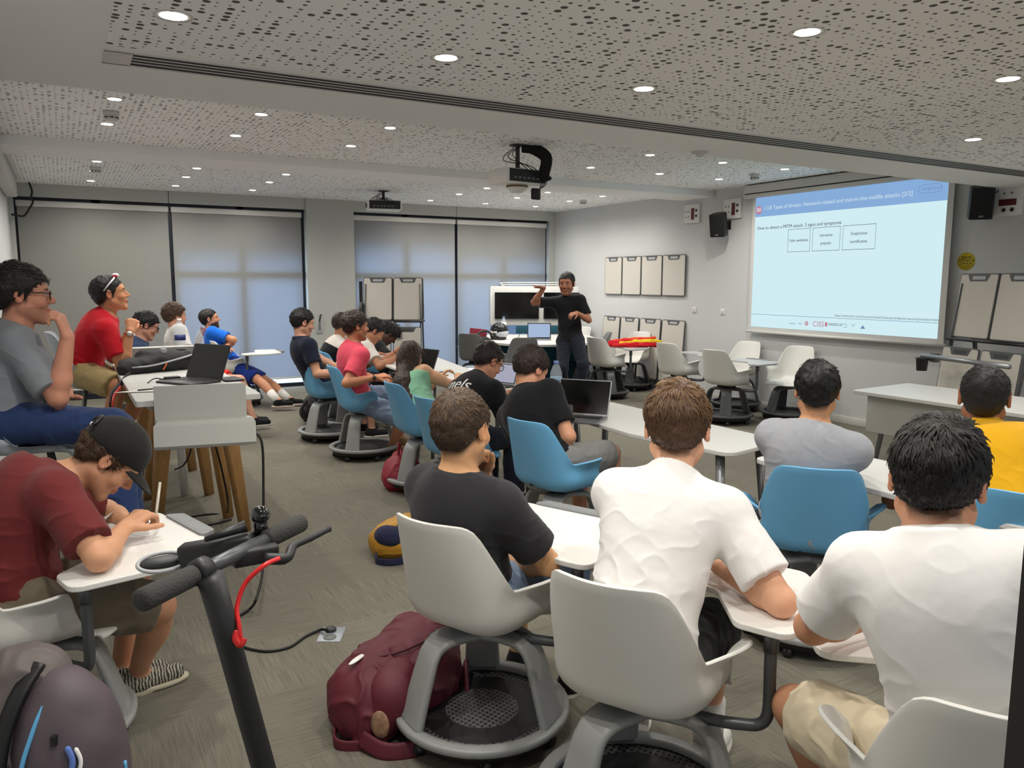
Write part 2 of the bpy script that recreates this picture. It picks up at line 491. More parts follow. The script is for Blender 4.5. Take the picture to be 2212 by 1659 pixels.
def shell_mesh():
    """bucket shell, local frame: y forward, z up, seat centre on the origin"""
    nt_, nh = 73, 22
    th = np.linspace(-125, 125, nt_)            # 0 = straight back
    k_ang = np.array([0, 24, 36, 43, 50, 58, 66, 80, 96, 106, 113, 125])
    k_rim = np.array([.872, .872, .868, .848, .765, .675, .615, .635, .655, .640, .52, .445])
    rows = []
    for a in th:
        t = abs(a); s = math.copysign(1, a)
        rim = float(np.interp(t, k_ang, k_rim))
        w = math.radians(a)
        ex, ey = math.sin(w), -math.cos(w)      # outward direction in plan
        n = 3.2
        R = (abs(ex / .235) ** n + abs(ey / (.215 if ey < 0 else .25)) ** n) ** (-1 / n)
        back = max(0.0, -ey) ** 1.5 * (1.0 if t < 90 else 0)
        col = []
        z0 = 0.445; rf = 0.085
        flat = R - rf
        for h in np.linspace(0, 1, nh):
            if h < 0.3:
                r = flat * h / 0.3; z = z0 + 0.006 * math.sin(PI * h / 0.3 * 0.5) ** 2
            elif h < 0.6:
                q = (h - 0.3) / 0.3 * PI / 2
                r = flat + rf * math.sin(q); z = z0 + 0.006 + rf * (1 - math.cos(q))
                if z > rim: z = rim
            else:
                q = (h - 0.6) / 0.4
                zb = z0 + 0.006 + rf
                z = zb + max(0.0, rim - zb) * q if rim > zb else rim
                r = R
            up = max(0.0, z - 0.53)
            x = ex * r; y = ey * r
            y -= back * up * 0.30                                    # recline
            if t < 60: x *= 1 - 0.06 * up * min(1, t / 40)            # back tapers upwards
            side = math.exp(-((t - 92) / 24) ** 2)
            q = max(0.0, (z - 0.575) / 0.08)
            x += s * side * 0.085 * min(1, q) ** 1.4                  # arms flare out
            x -= s * 0.018 * math.exp(-((t - 66) / 10) ** 2) * min(1.0, max(0.0, (z - .5) / .1))
            col.append((x, y, z))
        rows.append(col)
    vs = [p for c in rows for p in c]
    fs = []
    for i in range(nt_ - 1):
        for j in range(nh - 1):
            fs.append((i * nh + j, (i + 1) * nh + j, (i + 1) * nh + j + 1, i * nh + j + 1))
    # front lip of the seat
    nf = 15; base = len(vs)
    th2 = np.linspace(125, 235, nf)
    lip = []
    for a in th2:
        w = math.radians(a); ex, ey = math.sin(w), -math.cos(w)
        n = 3.2
        R = (abs(ex / .235) ** n + abs(ey / .25) ** n) ** (-1 / n)
        col = []
        for h in np.linspace(0, 1, nh):
            r = R * min(1, h / 0.9)
            z = 0.445 - 0.022 * max(0, (h - 0.72) / 0.28) ** 2 + 0.006 * math.sin(PI * min(h, .3) / 0.3 * 0.5) ** 2
            col.append((ex * r, ey * r * (1.0 + 0.04 * (h > .9)), z))
        lip.append(col)
    vs += [p for c in lip for p in c]
    for i in range(nf - 1):
        for j in range(nh - 1):
            fs.append((base + i * nh + j, base + (i + 1) * nh + j, base + (i + 1) * nh + j + 1, base + i * nh + j + 1))
    bm = bmesh.new()
    bv = [bm.verts.new(v) for v in vs]
    for f in fs:
        try: bm.faces.new([bv[i] for i in f])
        except ValueError: pass
    bmesh.ops.remove_doubles(bm, verts=bm.verts, dist=0.004)
    bmesh.ops.recalc_face_normals(bm, faces=bm.faces)
    me = bpy.data.meshes.new('shell'); bm.to_mesh(me); bm.free()
    # the joints between lip and bucket are bridged by the thick rim of the solidified shell
    o = bpy.data.objects.new('tmp', me); C.objects.link(o)
    sm = o.modifiers.new('s', 'SMOOTH'); sm.iterations = 3; sm.factor = 0.4
    so = o.modifiers.new('t', 'SOLIDIFY'); so.thickness = 0.011; so.offset = 0; so.use_even_offset = False
    bv_ = o.modifiers.new('b', 'BEVEL'); bv_.width = 0.004; bv_.segments = 2; bv_.limit_method = 'ANGLE'; bv_.angle_limit = math.radians(50)
    dg = bpy.context.evaluated_depsgraph_get()
    m2 = bpy.data.meshes.new_from_object(o.evaluated_get(dg))
    bpy.data.objects.remove(o); bpy.data.meshes.remove(me)
    for p in m2.polygons: p.use_smooth = True
    return m2

def leg_mb(a):
    """one arched leg of the base running out at angle a"""
    d = V(math.sin(a), math.cos(a), 0)
    pts = [d * .02 + V(0, 0, .392), d * .10 + V(0, 0, .392), d * .165 + V(0, 0, .382), d * .205 + V(0, 0, .345), d * .232 + V(0, 0, .27), d * .262 + V(0, 0, .17), d * .283 + V(0, 0, .10)]
    pts = spline(pts, 4)
    side = V(math.cos(a), -math.sin(a), 0)
    n = len(pts)
    return MB().tube(pts, [1.0 + 0.25 * abs(2 * i / (n - 1) - 0.9) for i in range(n)], 12, flat=(0.056, 0.014), up=side)

def make_chair(label, group, shell_m, leg_m, tablet=None, loc=(0, 0, 0), rot=0.0, name='swivel_chair', base=0.0, swing=0.0):
    """tablet None or a top material; rot turns +y"""
    t = thing(name, label, 'chair', loc, rot, group)
    key = (shell_m.name, leg_m.name, tablet.name if tablet else '')
    def cached(k, fn, m):
        kk = (k, m.name)
        if kk not in CH: 
            me = fn(); me.name = k; me.materials.append(m); CH[kk] = me
        return CH[kk]
    def part(pname, k, fn, m, parent=t, loc=None, rot=None, label=None):
        me = cached(k, fn, m)
        o = bpy.data.objects.new(pname, me); C.objects.link(o); o.parent = parent
        if loc is not None: o.location = loc
        if rot is not None: o.rotation_euler = rot
        if label: o['label'] = label
        return o
    part('seat_shell', 'seat_shell', lambda: SHELL.copy(), shell_m)
    part('swivel_hub', 'swivel_hub', lambda: MB().lathe([(.085, .434), (.09, .42), (.045, .415), (.045, .37), (.0, .36)], 20).box((-.10, -.05, .41), (.10, .05, .432), bev=.008).mesh(), M_dark)
    for k in range(3):
        a = PI + k * 2 * PI / 3 + PI / 3
        part('leg', 'leg%d' % k, lambda a=a: leg_mb(a).mesh(), leg_m, t, None, (0, 0, base))
    def ring():
        m = MB()
        m.tube([(math.sin(2 * PI * k / 48) * .296, math.cos(2 * PI * k / 48) * .296, .098) for k in range(48)], 1.0, 10, flat=(.015, .024), up=(0, 0, 1), closed=True)
        return m.mesh()
    part('base_ring', 'base_ring', ring, leg_m)
    def tray():
        m = MB(); m.lathe([(0, .088), (.20, .082), (.285, .088), (.285, .078), (.2, .072), (0, .078)], 40)
        return m.mesh()
    part('storage_tray', 'storage_tray', tray, M_traymesh)
    part('base_skirt', 'base_skirt', lambda: MB().lathe([(.26, .084), (.292, .084), (.282, .045), (.255, .045)], 40).mesh(), M_skirt)
    for k in range(6):
        a = 2 * PI * k / 6 + .3
        p = (math.sin(a) * .262, math.cos(a) * .262, 0)
        c = part('caster', 'caster', lambda: MB().tube([(0, 0, .048), (0, 0, .078)], .008, 8).box((-.017, -.02, .03), (.017, .02, .058), bev=.008).mesh(), M_black, t, p, (0, 0, -a + k))
        part('wheel', 'wheel', lambda: MB().lathe([(0, -.018), (.022, -.018), (.026, -.013), (.026, -.004), (.02, 0), (.026, .004), (.026, .013), (.022, .018), (0, .018)], 16, M=Matrix.Translation((0, .0, .026)) @ Matrix.Rotation(PI / 2, 4, 'Y')).mesh(), M_wheel, c)
    if tablet is not None:
        pts = spline([(.02, 0, .395), (.20, .04, .39), (.28, .07, .39), (.325, .085, .40), (.345, .09, .44), (.345, .09, .56), (.345, .09, .665)], 5)
        part('support_arm', 'support_arm', lambda: MB().tube(pts, .017, 12).lathe([(.021, 0), (.021, .06)], 14, c=(.345, .09, .62)).mesh(), M_steel_d, t, None, (0, 0, swing))
        poly = rpoly([(.42, .02), (.42, .42), (.30, .52), (-.24, .52), (-.24, .30), (-.10, .22), (.10, .20), (.24, .02)], .05)
        part('writing_tablet', 'writing_tablet', lambda: MB().prism(rpoly([(.415, .03), (.43, .36), (.30, .53), (-.22, .53), (-.25, .26), (.13, .22), (.26, .03)], .05), .684, .704, bev=.004).mesh(), tablet, t, None, (0, 0, swing))
        part('pen_tray', 'pen_tray', lambda: MB().prism(rpoly([(.22, .52), (.18, .585), (-.10, .585), (-.14, .52)], .02), .688, .712, bev=.003).box((-.10, .532, .708), (.02, .572, .7125)).box((.03, .532, .708), (.17, .572, .7125)).mesh(), M_pent, t, None, (0, 0, swing))
    return t
CH = {}
SHELL = shell_mesh()
M_steel_d = mat('tablet_arm_tube', (92, 94, 96), 0.4, 0.5)
M_wheel = mat('caster_wheel', (34, 34, 36), 0.3)
M_pent = mat('pen_tray_grey', (128, 130, 132), 0.4)
def tray_material():
    m = bpy.data.materials.new('perforated_tray'); m.use_nodes = True
    nt = m.node_tree; N = nt.nodes; L = nt.links; b = N['Principled BSDF']; b.inputs['Roughness'].default_value = 0.5
    tc = N.new('ShaderNodeTexCoord'); v = N.new('ShaderNodeTexVoronoi'); v.voronoi_dimensions = '2D'; v.inputs['Scale'].default_value = 52; v.inputs['Randomness'].default_value = 0.0
    L.new(tc.outputs['Object'], v.inputs['Vector'])
    lt = N.new('ShaderNodeMath'); lt.operation = 'LESS_THAN'; L.new(v.outputs['Distance'], lt.inputs[0]); lt.inputs[1].default_value = 0.3
    mx = N.new('ShaderNodeMix'); mx.data_type = 'RGBA'; L.new(lt.outputs[0], mx.inputs[0])
    mx.inputs[6].default_value = (*lin((92, 92, 91)), 1); mx.inputs[7].default_value = (*lin((14, 14, 14)), 1)
    L.new(mx.outputs[2], b.inputs['Base Color']); return m
M_traymesh = tray_material()
def rot_for(deg):
    """rotation that turns local +y to the world heading deg (0 = +x)"""
    return math.radians(deg - 90)

GA = 'swivel chairs with a one-piece shell'
CHAIRS = [
    # x, y, heading, shell, legs, tablet, label
    (1.24, 2.38, 24, 'w', 'l', M_top, 'white swivel chair with tablet under the person in the charcoal t-shirt'),
    (1.42, 1.70, 28, 'w', 'l', M_top, 'white swivel chair with tablet under the brown-haired person in a white t-shirt'),
    (1.66, 0.88, 42, 'w', 'l', M_top, 'white swivel chair in the bottom right corner of the picture'),
    (-0.17, 3.02, 15, 'w', 'l', M_top, 'white swivel chair with tablet under the person in the maroon shirt'),
    (2.90, 2.32, 42, 'b', 'l', None, 'blue swivel chair under the person in the grey t-shirt'),
    (3.30, 1.60, 27, 'b', 'l', None, 'blue swivel chair under the person in the yellow t-shirt'),
    (2.47, 3.76, 12, 'b', 'l', None, 'blue swivel chair under the person holding a phone'),
    (2.33, 4.80, 5, 'b', 'l', None, 'blue swivel chair under the person with lettering across the shoulders'),
    (2.42, 5.60, 0, 'b', 'l', None, 'blue swivel chair behind the woman with long hair'),
    (2.37, 6.93, -6, 'b', 'l', None, 'blue swivel chair under the man in the pink polo shirt'),
    (2.33, 7.88, -3, 'b', 'l', None, 'blue swivel chair under the person in the navy t-shirt'),
    (2.66, 9.05, -5, 'b', 'l', None, 'blue swivel chair under the person in the white and black shirt'),
    (6.60, 8.83, 12, 'w', 'd', M_topg, 'empty white swivel chair behind the folded flag'),
    (6.84, 7.62, 8, 'w', 'd', M_topg, 'empty white swivel chair, middle one of the three seen from behind'),
    (6.66, 6.60, 8, 'w', 'd', M_topg, 'empty white swivel chair nearest the row of students, seen from behind'),
    (7.42, 6.35, 195, 'w', 'd', None, 'empty white swivel chair facing the room under the projection screen'),
    (7.43, 7.20, 190, 'w', 'd', None, 'empty white swivel chair facing the room left of another under the screen'),
    (7.44, 9.35, 200, 'w', 'd', None, 'empty white swivel chair facing the room in front of the lower wall boards'),
    (7.42, 10.9, 190, 'w', 'd', None, 'empty white swivel chair half hidden beside the round table'),
]
SWING = {(1.42, 1.70): -5, (1.66, 0.88): 14}
BASE = {(1.24, 2.38): 38, (1.42, 1.70): 38}
for (x, y, hd, sh, lg, tb, lab) in CHAIRS:
    make_chair(lab, GA, M_shell_w if sh == 'w' else M_shell_b, M_leg if lg == 'l' else M_legd, tb, (x, y, 0), rot_for(hd), base=math.radians(BASE.get((x, y), rnd.uniform(-30, 30))), swing=math.radians(SWING.get((x, y), 0)))
# ------------------------------------------------------------------ organic modelling: smooth-union fields to one surface
def vhash(ix, iy, iz):
    h = (ix.astype(np.int64) * 374761393 + iy.astype(np.int64) * 668265263 + iz.astype(np.int64) * 2147483647) & 0xffffffff
    h = ((h ^ (h >> 13)) * 1274126177) & 0xffffffff
    return ((h ^ (h >> 16)) & 0xffff) / 65535.0
def vnoise(p):
    """value noise in -1..1 at points p (n, 3)"""
    i = np.floor(p).astype(np.int64); f = p - i; u = f * f * (3 - 2 * f)
    r = 0
    for dx in (0, 1):
        wx = u[:, 0] if dx else 1 - u[:, 0]
        for dy in (0, 1):
            wy = u[:, 1] if dy else 1 - u[:, 1]
            for dz in (0, 1):
                wz = u[:, 2] if dz else 1 - u[:, 2]
                r = r + wx * wy * wz * vhash(i[:, 0] + dx, i[:, 1] + dy, i[:, 2] + dz)
    return r * 2 - 1

class Prim:
    """cone: a, b, ra, rb | ell: centre, axes (3x3 rows), radii | clips: [(point, outward normal)] keeps the inner side"""
    def __init__(self, kind, *a, k=0.02, clips=(), neg=False): self.kind, self.a, self.k, self.clips, self.neg = kind, a, k, clips, neg
    def bounds(self):
        if self.kind == 'cone':
            a, b, ra, rb = self.a
            return np.minimum(a - ra, b - rb), np.maximum(a + ra, b + rb)
        c, ax, r = self.a
        e = np.sqrt(((np.asarray(ax) * np.asarray(r)[:, None]) ** 2).sum(0))
        return c - e, c + e
    def grow(self, o, clips=(), k=None):
        kk = self.k if k is None else k
        if self.kind == 'cone': return Prim('cone', self.a[0], self.a[1], self.a[2] + o, self.a[3] + o, k=kk, clips=list(self.clips) + list(clips))
        return Prim('ell', self.a[0], self.a[1], np.asarray(self.a[2]) + o, k=kk, clips=list(self.clips) + list(clips))
    def ev(self, X, Y, Z):
        if self.kind == 'cone':
            a, b, r1, r2 = self.a
            ba = b - a; l2 = ba @ ba + 1e-12; rr = r1 - r2; a2 = max(l2 - rr * rr, 1e-9); il2 = 1 / l2
            px, py, pz = X - a[0], Y - a[1], Z - a[2]
            y = px * ba[0] + py * ba[1] + pz * ba[2]
            z = y - l2
            qx, qy, qz = px * l2 - ba[0] * y, py * l2 - ba[1] * y, pz * l2 - ba[2] * y
            x2 = qx * qx + qy * qy + qz * qz
            y2 = y * y * l2; z2 = z * z * l2
            kq = math.copysign(1, rr) * rr * rr * x2
            d = (np.sqrt(x2 * a2 * il2) + y * rr) * il2 - r1
            m1 = np.sign(z) * a2 * z2 > kq
            m2 = (np.sign(y) * a2 * y2 < kq) & ~m1
            d = np.where(m1, np.sqrt(x2 + z2) * il2 - r2, np.where(m2, np.sqrt(x2 + y2) * il2 - r1, d))
        else:
            c, ax, r = self.a
            px, py, pz = X - c[0], Y - c[1], Z - c[2]
            u = [(px * ax[i][0] + py * ax[i][1] + pz * ax[i][2]) for i in range(3)]
            k0 = np.sqrt(sum((u[i] / r[i]) ** 2 for i in range(3)))
            k1 = np.sqrt(sum((u[i] / (r[i] * r[i])) ** 2 for i in range(3))) + 1e-9
            d = k0 * (k0 - 1) / k1
        for p, n in self.clips:
            d = np.maximum(d, (X - p[0]) * n[0] + (Y - p[1]) * n[1] + (Z - p[2]) * n[2])
        return d

def field(prims, h, pad=0.02):
    lo = np.min([p.bounds()[0] for p in prims if not p.neg], 0) - pad
    hi = np.max([p.bounds()[1] for p in prims if not p.neg], 0) + pad
    n = np.ceil((hi - lo) / h).astype(int) + 1
    f = np.full(n, 0.2, np.float32)
    ax = [lo[i] + h * np.arange(n[i]) for i in range(3)]
    for p in prims:
        a, b = p.bounds(); m = max(p.k, 0.01) + 2 * h
        i0 = np.clip(np.floor((a - m - lo) / h).astype(int), 0, n); i1 = np.clip(np.ceil((b + m - lo) / h).astype(int) + 1, 0, n)
        if np.any(i1 <= i0): continue
        sl = tuple(slice(i0[i], i1[i]) for i in range(3))
        X = ax[0][sl[0]][:, None, None]; Y = ax[1][sl[1]][None, :, None]; Z = ax[2][sl[2]][None, None, :]
        d = np.broadcast_to(p.ev(X, Y, Z), f[sl].shape).astype(np.float32)
        g = f[sl]
        k = p.k
        if p.neg:
            q = np.maximum(k - np.abs(g + d), 0) / k
            f[sl] = np.maximum(g, -d) + q * q * k * 0.25
        else:
            q = np.maximum(k - np.abs(g - d), 0) / k
            f[sl] = np.minimum(g, d) - q * q * k * 0.25
    return f, lo, h

def nets(f, lo, h):
    """surface nets: vertices and quads of the zero level"""
    s = f < 0
    cnt = np.zeros(tuple(q - 1 for q in s.shape), np.uint8)
    for dx in (0, 1):
        for dy in (0, 1):
            for dz in (0, 1):
                cnt += s[dx:s.shape[0] - 1 + dx, dy:s.shape[1] - 1 + dy, dz:s.shape[2] - 1 + dz]
    ci = np.argwhere((cnt > 0) & (cnt < 8))
    n = len(ci)
    idx = np.full(cnt.shape, -1, np.int32); idx[ci[:, 0], ci[:, 1], ci[:, 2]] = np.arange(n)
    acc = np.zeros((n, 3)); w = np.zeros(n)
    cs = [(x, y, z) for x in (0, 1) for y in (0, 1) for z in (0, 1)]
    val = {c: f[ci[:, 0] + c[0], ci[:, 1] + c[1], ci[:, 2] + c[2]].astype(float) for c in cs}
    for c in cs:
        for a in range(3):
            if c[a] == 0:
                e = list(c); e[a] = 1; e = tuple(e)
                v0, v1 = val[c], val[e]
                m = (v0 < 0) != (v1 < 0)
                t = np.where(m, v0 / np.where(m, v0 - v1, 1), 0)
                p = np.tile(np.array(c, float), (n, 1)); p[:, a] += t
                acc += p * m[:, None]; w += m
    P = lo + h * (ci + acc / w[:, None])
    quads = []
    for a in range(3):
        b, c = (a + 1) % 3, (a + 2) % 3
        sa = [slice(None)] * 3; sb = [slice(None)] * 3
        sa[a] = slice(0, -1); sb[a] = slice(1, None)
        d = s[tuple(sa)] != s[tuple(sb)]
        e = np.argwhere(d)
        sh = idx.shape
        ok = (e[:, b] > 0) & (e[:, c] > 0) & (e[:, b] < sh[b]) & (e[:, c] < sh[c])
        e = e[ok]
        def g(db, dc):
            q = e.copy(); q[:, b] -= db; q[:, c] -= dc
            return idx[q[:, 0], q[:, 1], q[:, 2]]
        q = np.stack([g(1, 1), g(0, 1), g(0, 0), g(1, 0)], 1)
        fl = s[e[:, 0], e[:, 1], e[:, 2]]
        q[~fl] = q[~fl][:, ::-1]
        quads.append(q)
    Q = np.concatenate(quads)
    return P, Q[(Q >= 0).all(1)]

def vnormals(P, Q):
    n = np.cross(P[Q[:, 2]] - P[Q[:, 0]], P[Q[:, 3]] - P[Q[:, 1]])
    N = np.zeros_like(P)
    for i in range(4): np.add.at(N, Q[:, i], n)
    return N / (np.linalg.norm(N, axis=1, keepdims=True) + 1e-12)
def relax(P, Q, it=1, lam=0.5):
    for _ in range(it):
        A = np.zeros_like(P); w = np.zeros(len(P))
        for i in range(4):
            j = Q[:, (i + 1) % 4]
            np.add.at(A, Q[:, i], P[j]); np.add.at(w, Q[:, i], 1)
            np.add.at(A, j, P[Q[:, i]]); np.add.at(w, j, 1)
        P = P + lam * (A / np.maximum(w, 1)[:, None] - P)
    return P
def np_mesh(name, P, Q, tone=None, mats=None):
    me = bpy.data.meshes.new(name)
    n, m = len(P), len(Q); k = Q.shape[1]
    me.vertices.add(n); me.vertices.foreach_set('co', np.ascontiguousarray(P, np.float32).ravel())
    me.loops.add(m * k); me.loops.foreach_set('vertex_index', np.ascontiguousarray(Q, np.int32).ravel())
    me.polygons.add(m); me.polygons.foreach_set('loop_start', np.arange(m, dtype=np.int32) * k)
    me.polygons.foreach_set('use_smooth', np.ones(m, bool))
    me.update(calc_edges=True)
    if tone is not None:
        a = me.color_attributes.new('tone', 'FLOAT_COLOR', 'POINT')
        a.data.foreach_set('color', np.concatenate([tone, np.ones((n, 1))], 1).astype(np.float32).ravel())
    me.validate()
    return me
def organic(name, prims, h, relax_it=1, wrinkle=None, tone=None, origin=None):
    f, lo, hh = field(prims, h)
    P, Q = nets(f, lo, hh)
    P = relax(P, Q, relax_it)
    if wrinkle is not None:
        P = P + vnormals(P, Q) * wrinkle(P)[:, None]
    t = tone(P) if tone is not None else None
    if origin is not None: P = P - np.asarray(origin)
    return np_mesh(name, P, Q, t)

# ------------------------------------------------------------------ people
M_skin = mat('skin', (200, 150, 120), 0.55, tone=True, bump=0.05, bscale=300, var=0.05, vscale=30, sub=0.06, spec=0.35)
M_hair = mat('hair', (40, 30, 25), 0.5, tone=True, spec=0.4, bump=0.5, bscale=160, stretch=(1, 1, .35))
M_lens = mat('spectacle_lens', (235, 240, 242), 0.05, alpha=0.18, spec=0.6)
def cloth(name, col, **k):
    a = dict(rough=0.9, spec=0.2, bump=0.12, bscale=500, sheen=0.1); a.update(k)
    return mat('cloth_' + name, col, **a)

def ik(a, c, l1, l2, hint):
    """middle joint between a and c; the end is pulled in when out of reach"""
    d = c - a; L = np.linalg.norm(d); u = d / (L + 1e-9)
    if L > (l1 + l2) * 0.995: L = (l1 + l2) * 0.995; c = a + u * L
    x = (l1 * l1 - l2 * l2 + L * L) / (2 * L)
    hh = math.sqrt(max(l1 * l1 - x * x, 0))
    v = np.asarray(hint, float) - a; v = v - u * (v @ u)
    return a + u * x + nrm(v) * hh, c

HAIRLINES = {   # hairline height over the head's y (front positive), head local
    'short': ([-.12, -.09, -.06, -.035, -.012, .012, .03, .05, .07, .10], [-.075, -.07, -.06, -.025, -.01, -.02, .015, .045, .058, .065]),
    'fade': ([-.12, -.09, -.06, -.035, -.012, .012, .03, .05, .07, .10], [-.07, -.068, -.055, -.02, .0, -.01, .025, .048, .06, .067]),
    'long': ([-.12, -.09, -.06, -.03, -.01, .012, .03, .05, .07, .10], [-.10, -.10, -.10, -.09, -.07, -.03, .0, .035, .05, .058]),
}
def person(label, head, hip, look, facing, armL=None, armR=None, skin=(205, 156, 126), hair='short', hair_col=(45, 34, 28), hair_t=.012, h=.006, scale=1.0,
           shirt=None, sleeve=.62, pants=None, legs=None, shoes=(30, 30, 32), sole=(200, 195, 185), pant_len=1.0, beard=None, strands=600, strand_len=.03,
           wr=.004, seed=1, roll=0, shoulder_drop=0, wide=1.0, belly=0.0, name='person', curl=0.0, streak=None, hands=('relax', 'relax'), collar=False, shirt_low=0.0, socks=None, lean=0.0, fold=0.0, handdir=(None, None), palm=(None, None), pattern=None, neck_back=0.0, hair_side=None, neck_off=None, head_scale=1.05, strand_zmax=None):
    """head: centre of the head (world); hip: point between the hip joints; look: (heading, pitch) of the face; facing: heading of the chest, degrees.
    arms: (elbow hint, wrist) ; legs: [(knee hint, ankle, toe heading)] for left and right"""
    hd = np.asarray(head, float); hip = np.asarray(hip, float); sc = scale
    rs = np.random.RandomState(seed)
    fa = math.radians(facing); F = V(math.cos(fa), math.sin(fa), 0)
    la, lp = math.radians(look[0]), math.radians(look[1])
    hf = V(math.cos(la) * math.cos(lp), math.sin(la) * math.cos(lp), math.sin(lp))
    hr = nrm(np.cross(hf, V(0, 0, 1))); hu = np.cross(hr, hf)
    if roll: 
        q = math.radians(roll); hr, hu = hr * math.cos(q) + hu * math.sin(q), hu * math.cos(q) - hr * math.sin(q)
    HR = np.array([hr, hf, hu])
    hs_ = sc * head_scale
    loc = lambda x, y, z: hd + hs_ * (hr * x + hf * y + hu * z)
    spine0 = nrm(hd - hip)
    neck = hd - sc * (.085 * hu + .055 * spine0 + .035 * V(0, 0, 1) + .02 * hf) - F * neck_back
    if neck_off is not None: neck = neck + np.asarray(neck_off, float)
    sp = nrm(neck - hip); L = np.linalg.norm(neck - hip)
    R = nrm(np.cross(F, V(0, 0, 1))); Fw = nrm(np.cross(sp, R)) * -1
    if Fw @ F < 0: Fw = -Fw
    R = nrm(np.cross(Fw, sp)); T = np.array([R, Fw, sp])
    bow = -Fw * (.035 + fold)
    waist = hip + sp * L * .34 + bow * .8; chest = hip + sp * L * .70 + bow
    shL, shR = [neck - sp * (.055 + shoulder_drop) * sc + R * s * .168 * sc * wide + bow * .3 + Fw * .02 for s in (-1, 1)]
    w = wide * sc
    P = []
    A = lambda *a, **k: P.append(Prim(*a, **k))
    torso = [Prim('ell', hip + sp * .02 - Fw * .02, T, V(.168 * w, .125 + belly * .3, .13), k=.05),
             Prim('ell', waist + Fw * belly * .5, T, V(.145 * w + belly * .3, .105 + belly, .15), k=.07),
             Prim('ell', chest, T, V(.162 * w, .112 + belly * .2, .19), k=.07),
             Prim('cone', neck - sp * .09 * sc - R * .10 * w, neck - sp * .09 * sc + R * .10 * w, .078, .078, k=.06),
             Prim('cone', neck - sp * .015, shL, .052 * sc, .064 * sc, k=.045), Prim('cone', neck - sp * .015, shR, .052 * sc, .064 * sc, k=.045)]
    nk = [Prim('cone', neck - sp * .03, loc(0, -.022, -.055), .061 * sc, .056 * sc, k=.035)]
    # arms
    arms = []; hand_prims = []; sleeves = []; AR = []
    for s, sh, arm, hk, hdv, pm in ((-1, shL, armL, hands[0], handdir[0], palm[0]), (1, shR, armR, hands[1], handdir[1], palm[1])):
        if arm is None: arm = (sh + R * s * .12 - V(0, 0, .3) - F * .05, hip + F * .30 + R * s * .06 + V(0, 0, .12))
        el, wr_ = ik(sh, np.asarray(arm[1], float), .295 * sc, .262 * sc, arm[0])
        AR.append((sh, el, wr_))
        up = [Prim('cone', sh, sh + (el - sh) * .5, .056 * sc, .047 * sc, k=.04), Prim('cone', sh + (el - sh) * .4, el, .048 * sc, .040 * sc, k=.03)]
        fo = [Prim('cone', el, el + (wr_ - el) * .3, .040 * sc, .042 * sc, k=.02), Prim('cone', el + (wr_ - el) * .28, wr_, .042 * sc, .027 * sc, k=.02)]
        arms += up + fo
        ud = nrm(el - sh); ln = np.linalg.norm(el - sh); cut = sh + ud * ln * sleeve
        if sleeve > 0: sleeves.append([Prim('cone', sh, cut + ud * .06, .072 * sc, (.067 + .008 * (sleeve > .5)) * sc, k=.035, clips=[(cut, ud)])])
        # hand
        d = nrm(hdv) if hdv is not None else nrm(wr_ - el)
        pn = np.asarray(pm, float) if pm is not None else (V(0, 0, -1) + R * -s * .4)
        pn = nrm(pn - d * (pn @ d)); side = np.cross(d, pn) * s * -1     # towards the thumb
        hs = sc
        def hp(u, v_, t): return wr_ + hs * (d * u + side * v_ + pn * t)
        base = [(.088, .030), (.092, .010), (.088, -.010), (.080, -.028)]
        for (u, v_) in base:
            hand_prims.append(Prim('cone', hp(.008, v_ * .55, 0), hp(u, v_, 0), .0165 * hs, .0125 * hs, k=.012))
        cu_ = {'relax': (25, 35, 25), 'flat': (4, 6, 5), 'fist': (75, 95, 60), 'hold': (45, 50, 35), 'point': (10, 10, 8)}[hk]
        for q, ((u, v_), ln_) in enumerate(zip(base, (.072, .079, .073, .058))):
            ang = 0; p = hp(u, v_, 0); f0 = np.array(cu_) * (1 + .10 * q)
            for j, fr in enumerate((.46, .30, .24)):
                ang += math.radians(f0[j])
                dd = d * math.cos(ang) + pn * math.sin(ang) + side * (.10 - .07 * q) * (1 if hk in ('flat', 'relax') else .2)
                e = p + nrm(dd) * ln_ * fr * hs
                hand_prims.append(Prim('cone', p, e, (.0105 - .0012 * j) * hs, (.0095 - .0012 * j) * hs, k=.004)); p = e
        tp = hp(.022, .022, .004); td = nrm(d * .62 + side * .66 + pn * (.30 if hk != 'flat' else .05))
        t1 = tp + td * .040 * hs; t2 = t1 + nrm(td + d * .7 + pn * .25) * .032 * hs; t3 = t2 + nrm(td * .6 + d * .9 + pn * .4) * .024 * hs
        for a_, b_, ra, rb in ((tp, t1, .0165, .0125), (t1, t2, .0118, .0105), (t2, t3, .0105, .009)): hand_prims.append(Prim('cone', a_, b_, ra * hs, rb * hs, k=.006))
    # legs
    lg = []; LG = []; pants_p = []
    for i, s in enumerate((-1, 1)):
        hj = hip + R * s * .088 * sc
        if legs is None or legs[i] is None:
            kn_h = hj + F * .5 + R * s * .06 + V(0, 0, .15); an = V(0, 0, .085) + (hip * V(1, 1, 0)) + F * .46 + R * s * .13; toe = facing + s * -8
        else: kn_h, an, toe = legs[i]
        kn, an = ik(hj, np.asarray(an, float), .435 * sc, .425 * sc, kn_h)
        LG.append((hj, kn, an, toe))
        cd = nrm(an - kn); cb = nrm(np.cross(np.cross(cd, kn - hj), cd)) * -1
        th = [Prim('cone', hj, kn, .088 * sc, .056 * sc, k=.05)]
        ca = [Prim('cone', kn, an, .054 * sc, .036 * sc, k=.03), Prim('ell', kn + (an - kn) * .32 + cb * -.018, np.array([nrm(np.cross(cb, cd)), cb, cd]), V(.046, .05, .13) * sc, k=.03)]
        ta = math.radians(toe); tv = V(math.cos(ta), math.sin(ta), 0)
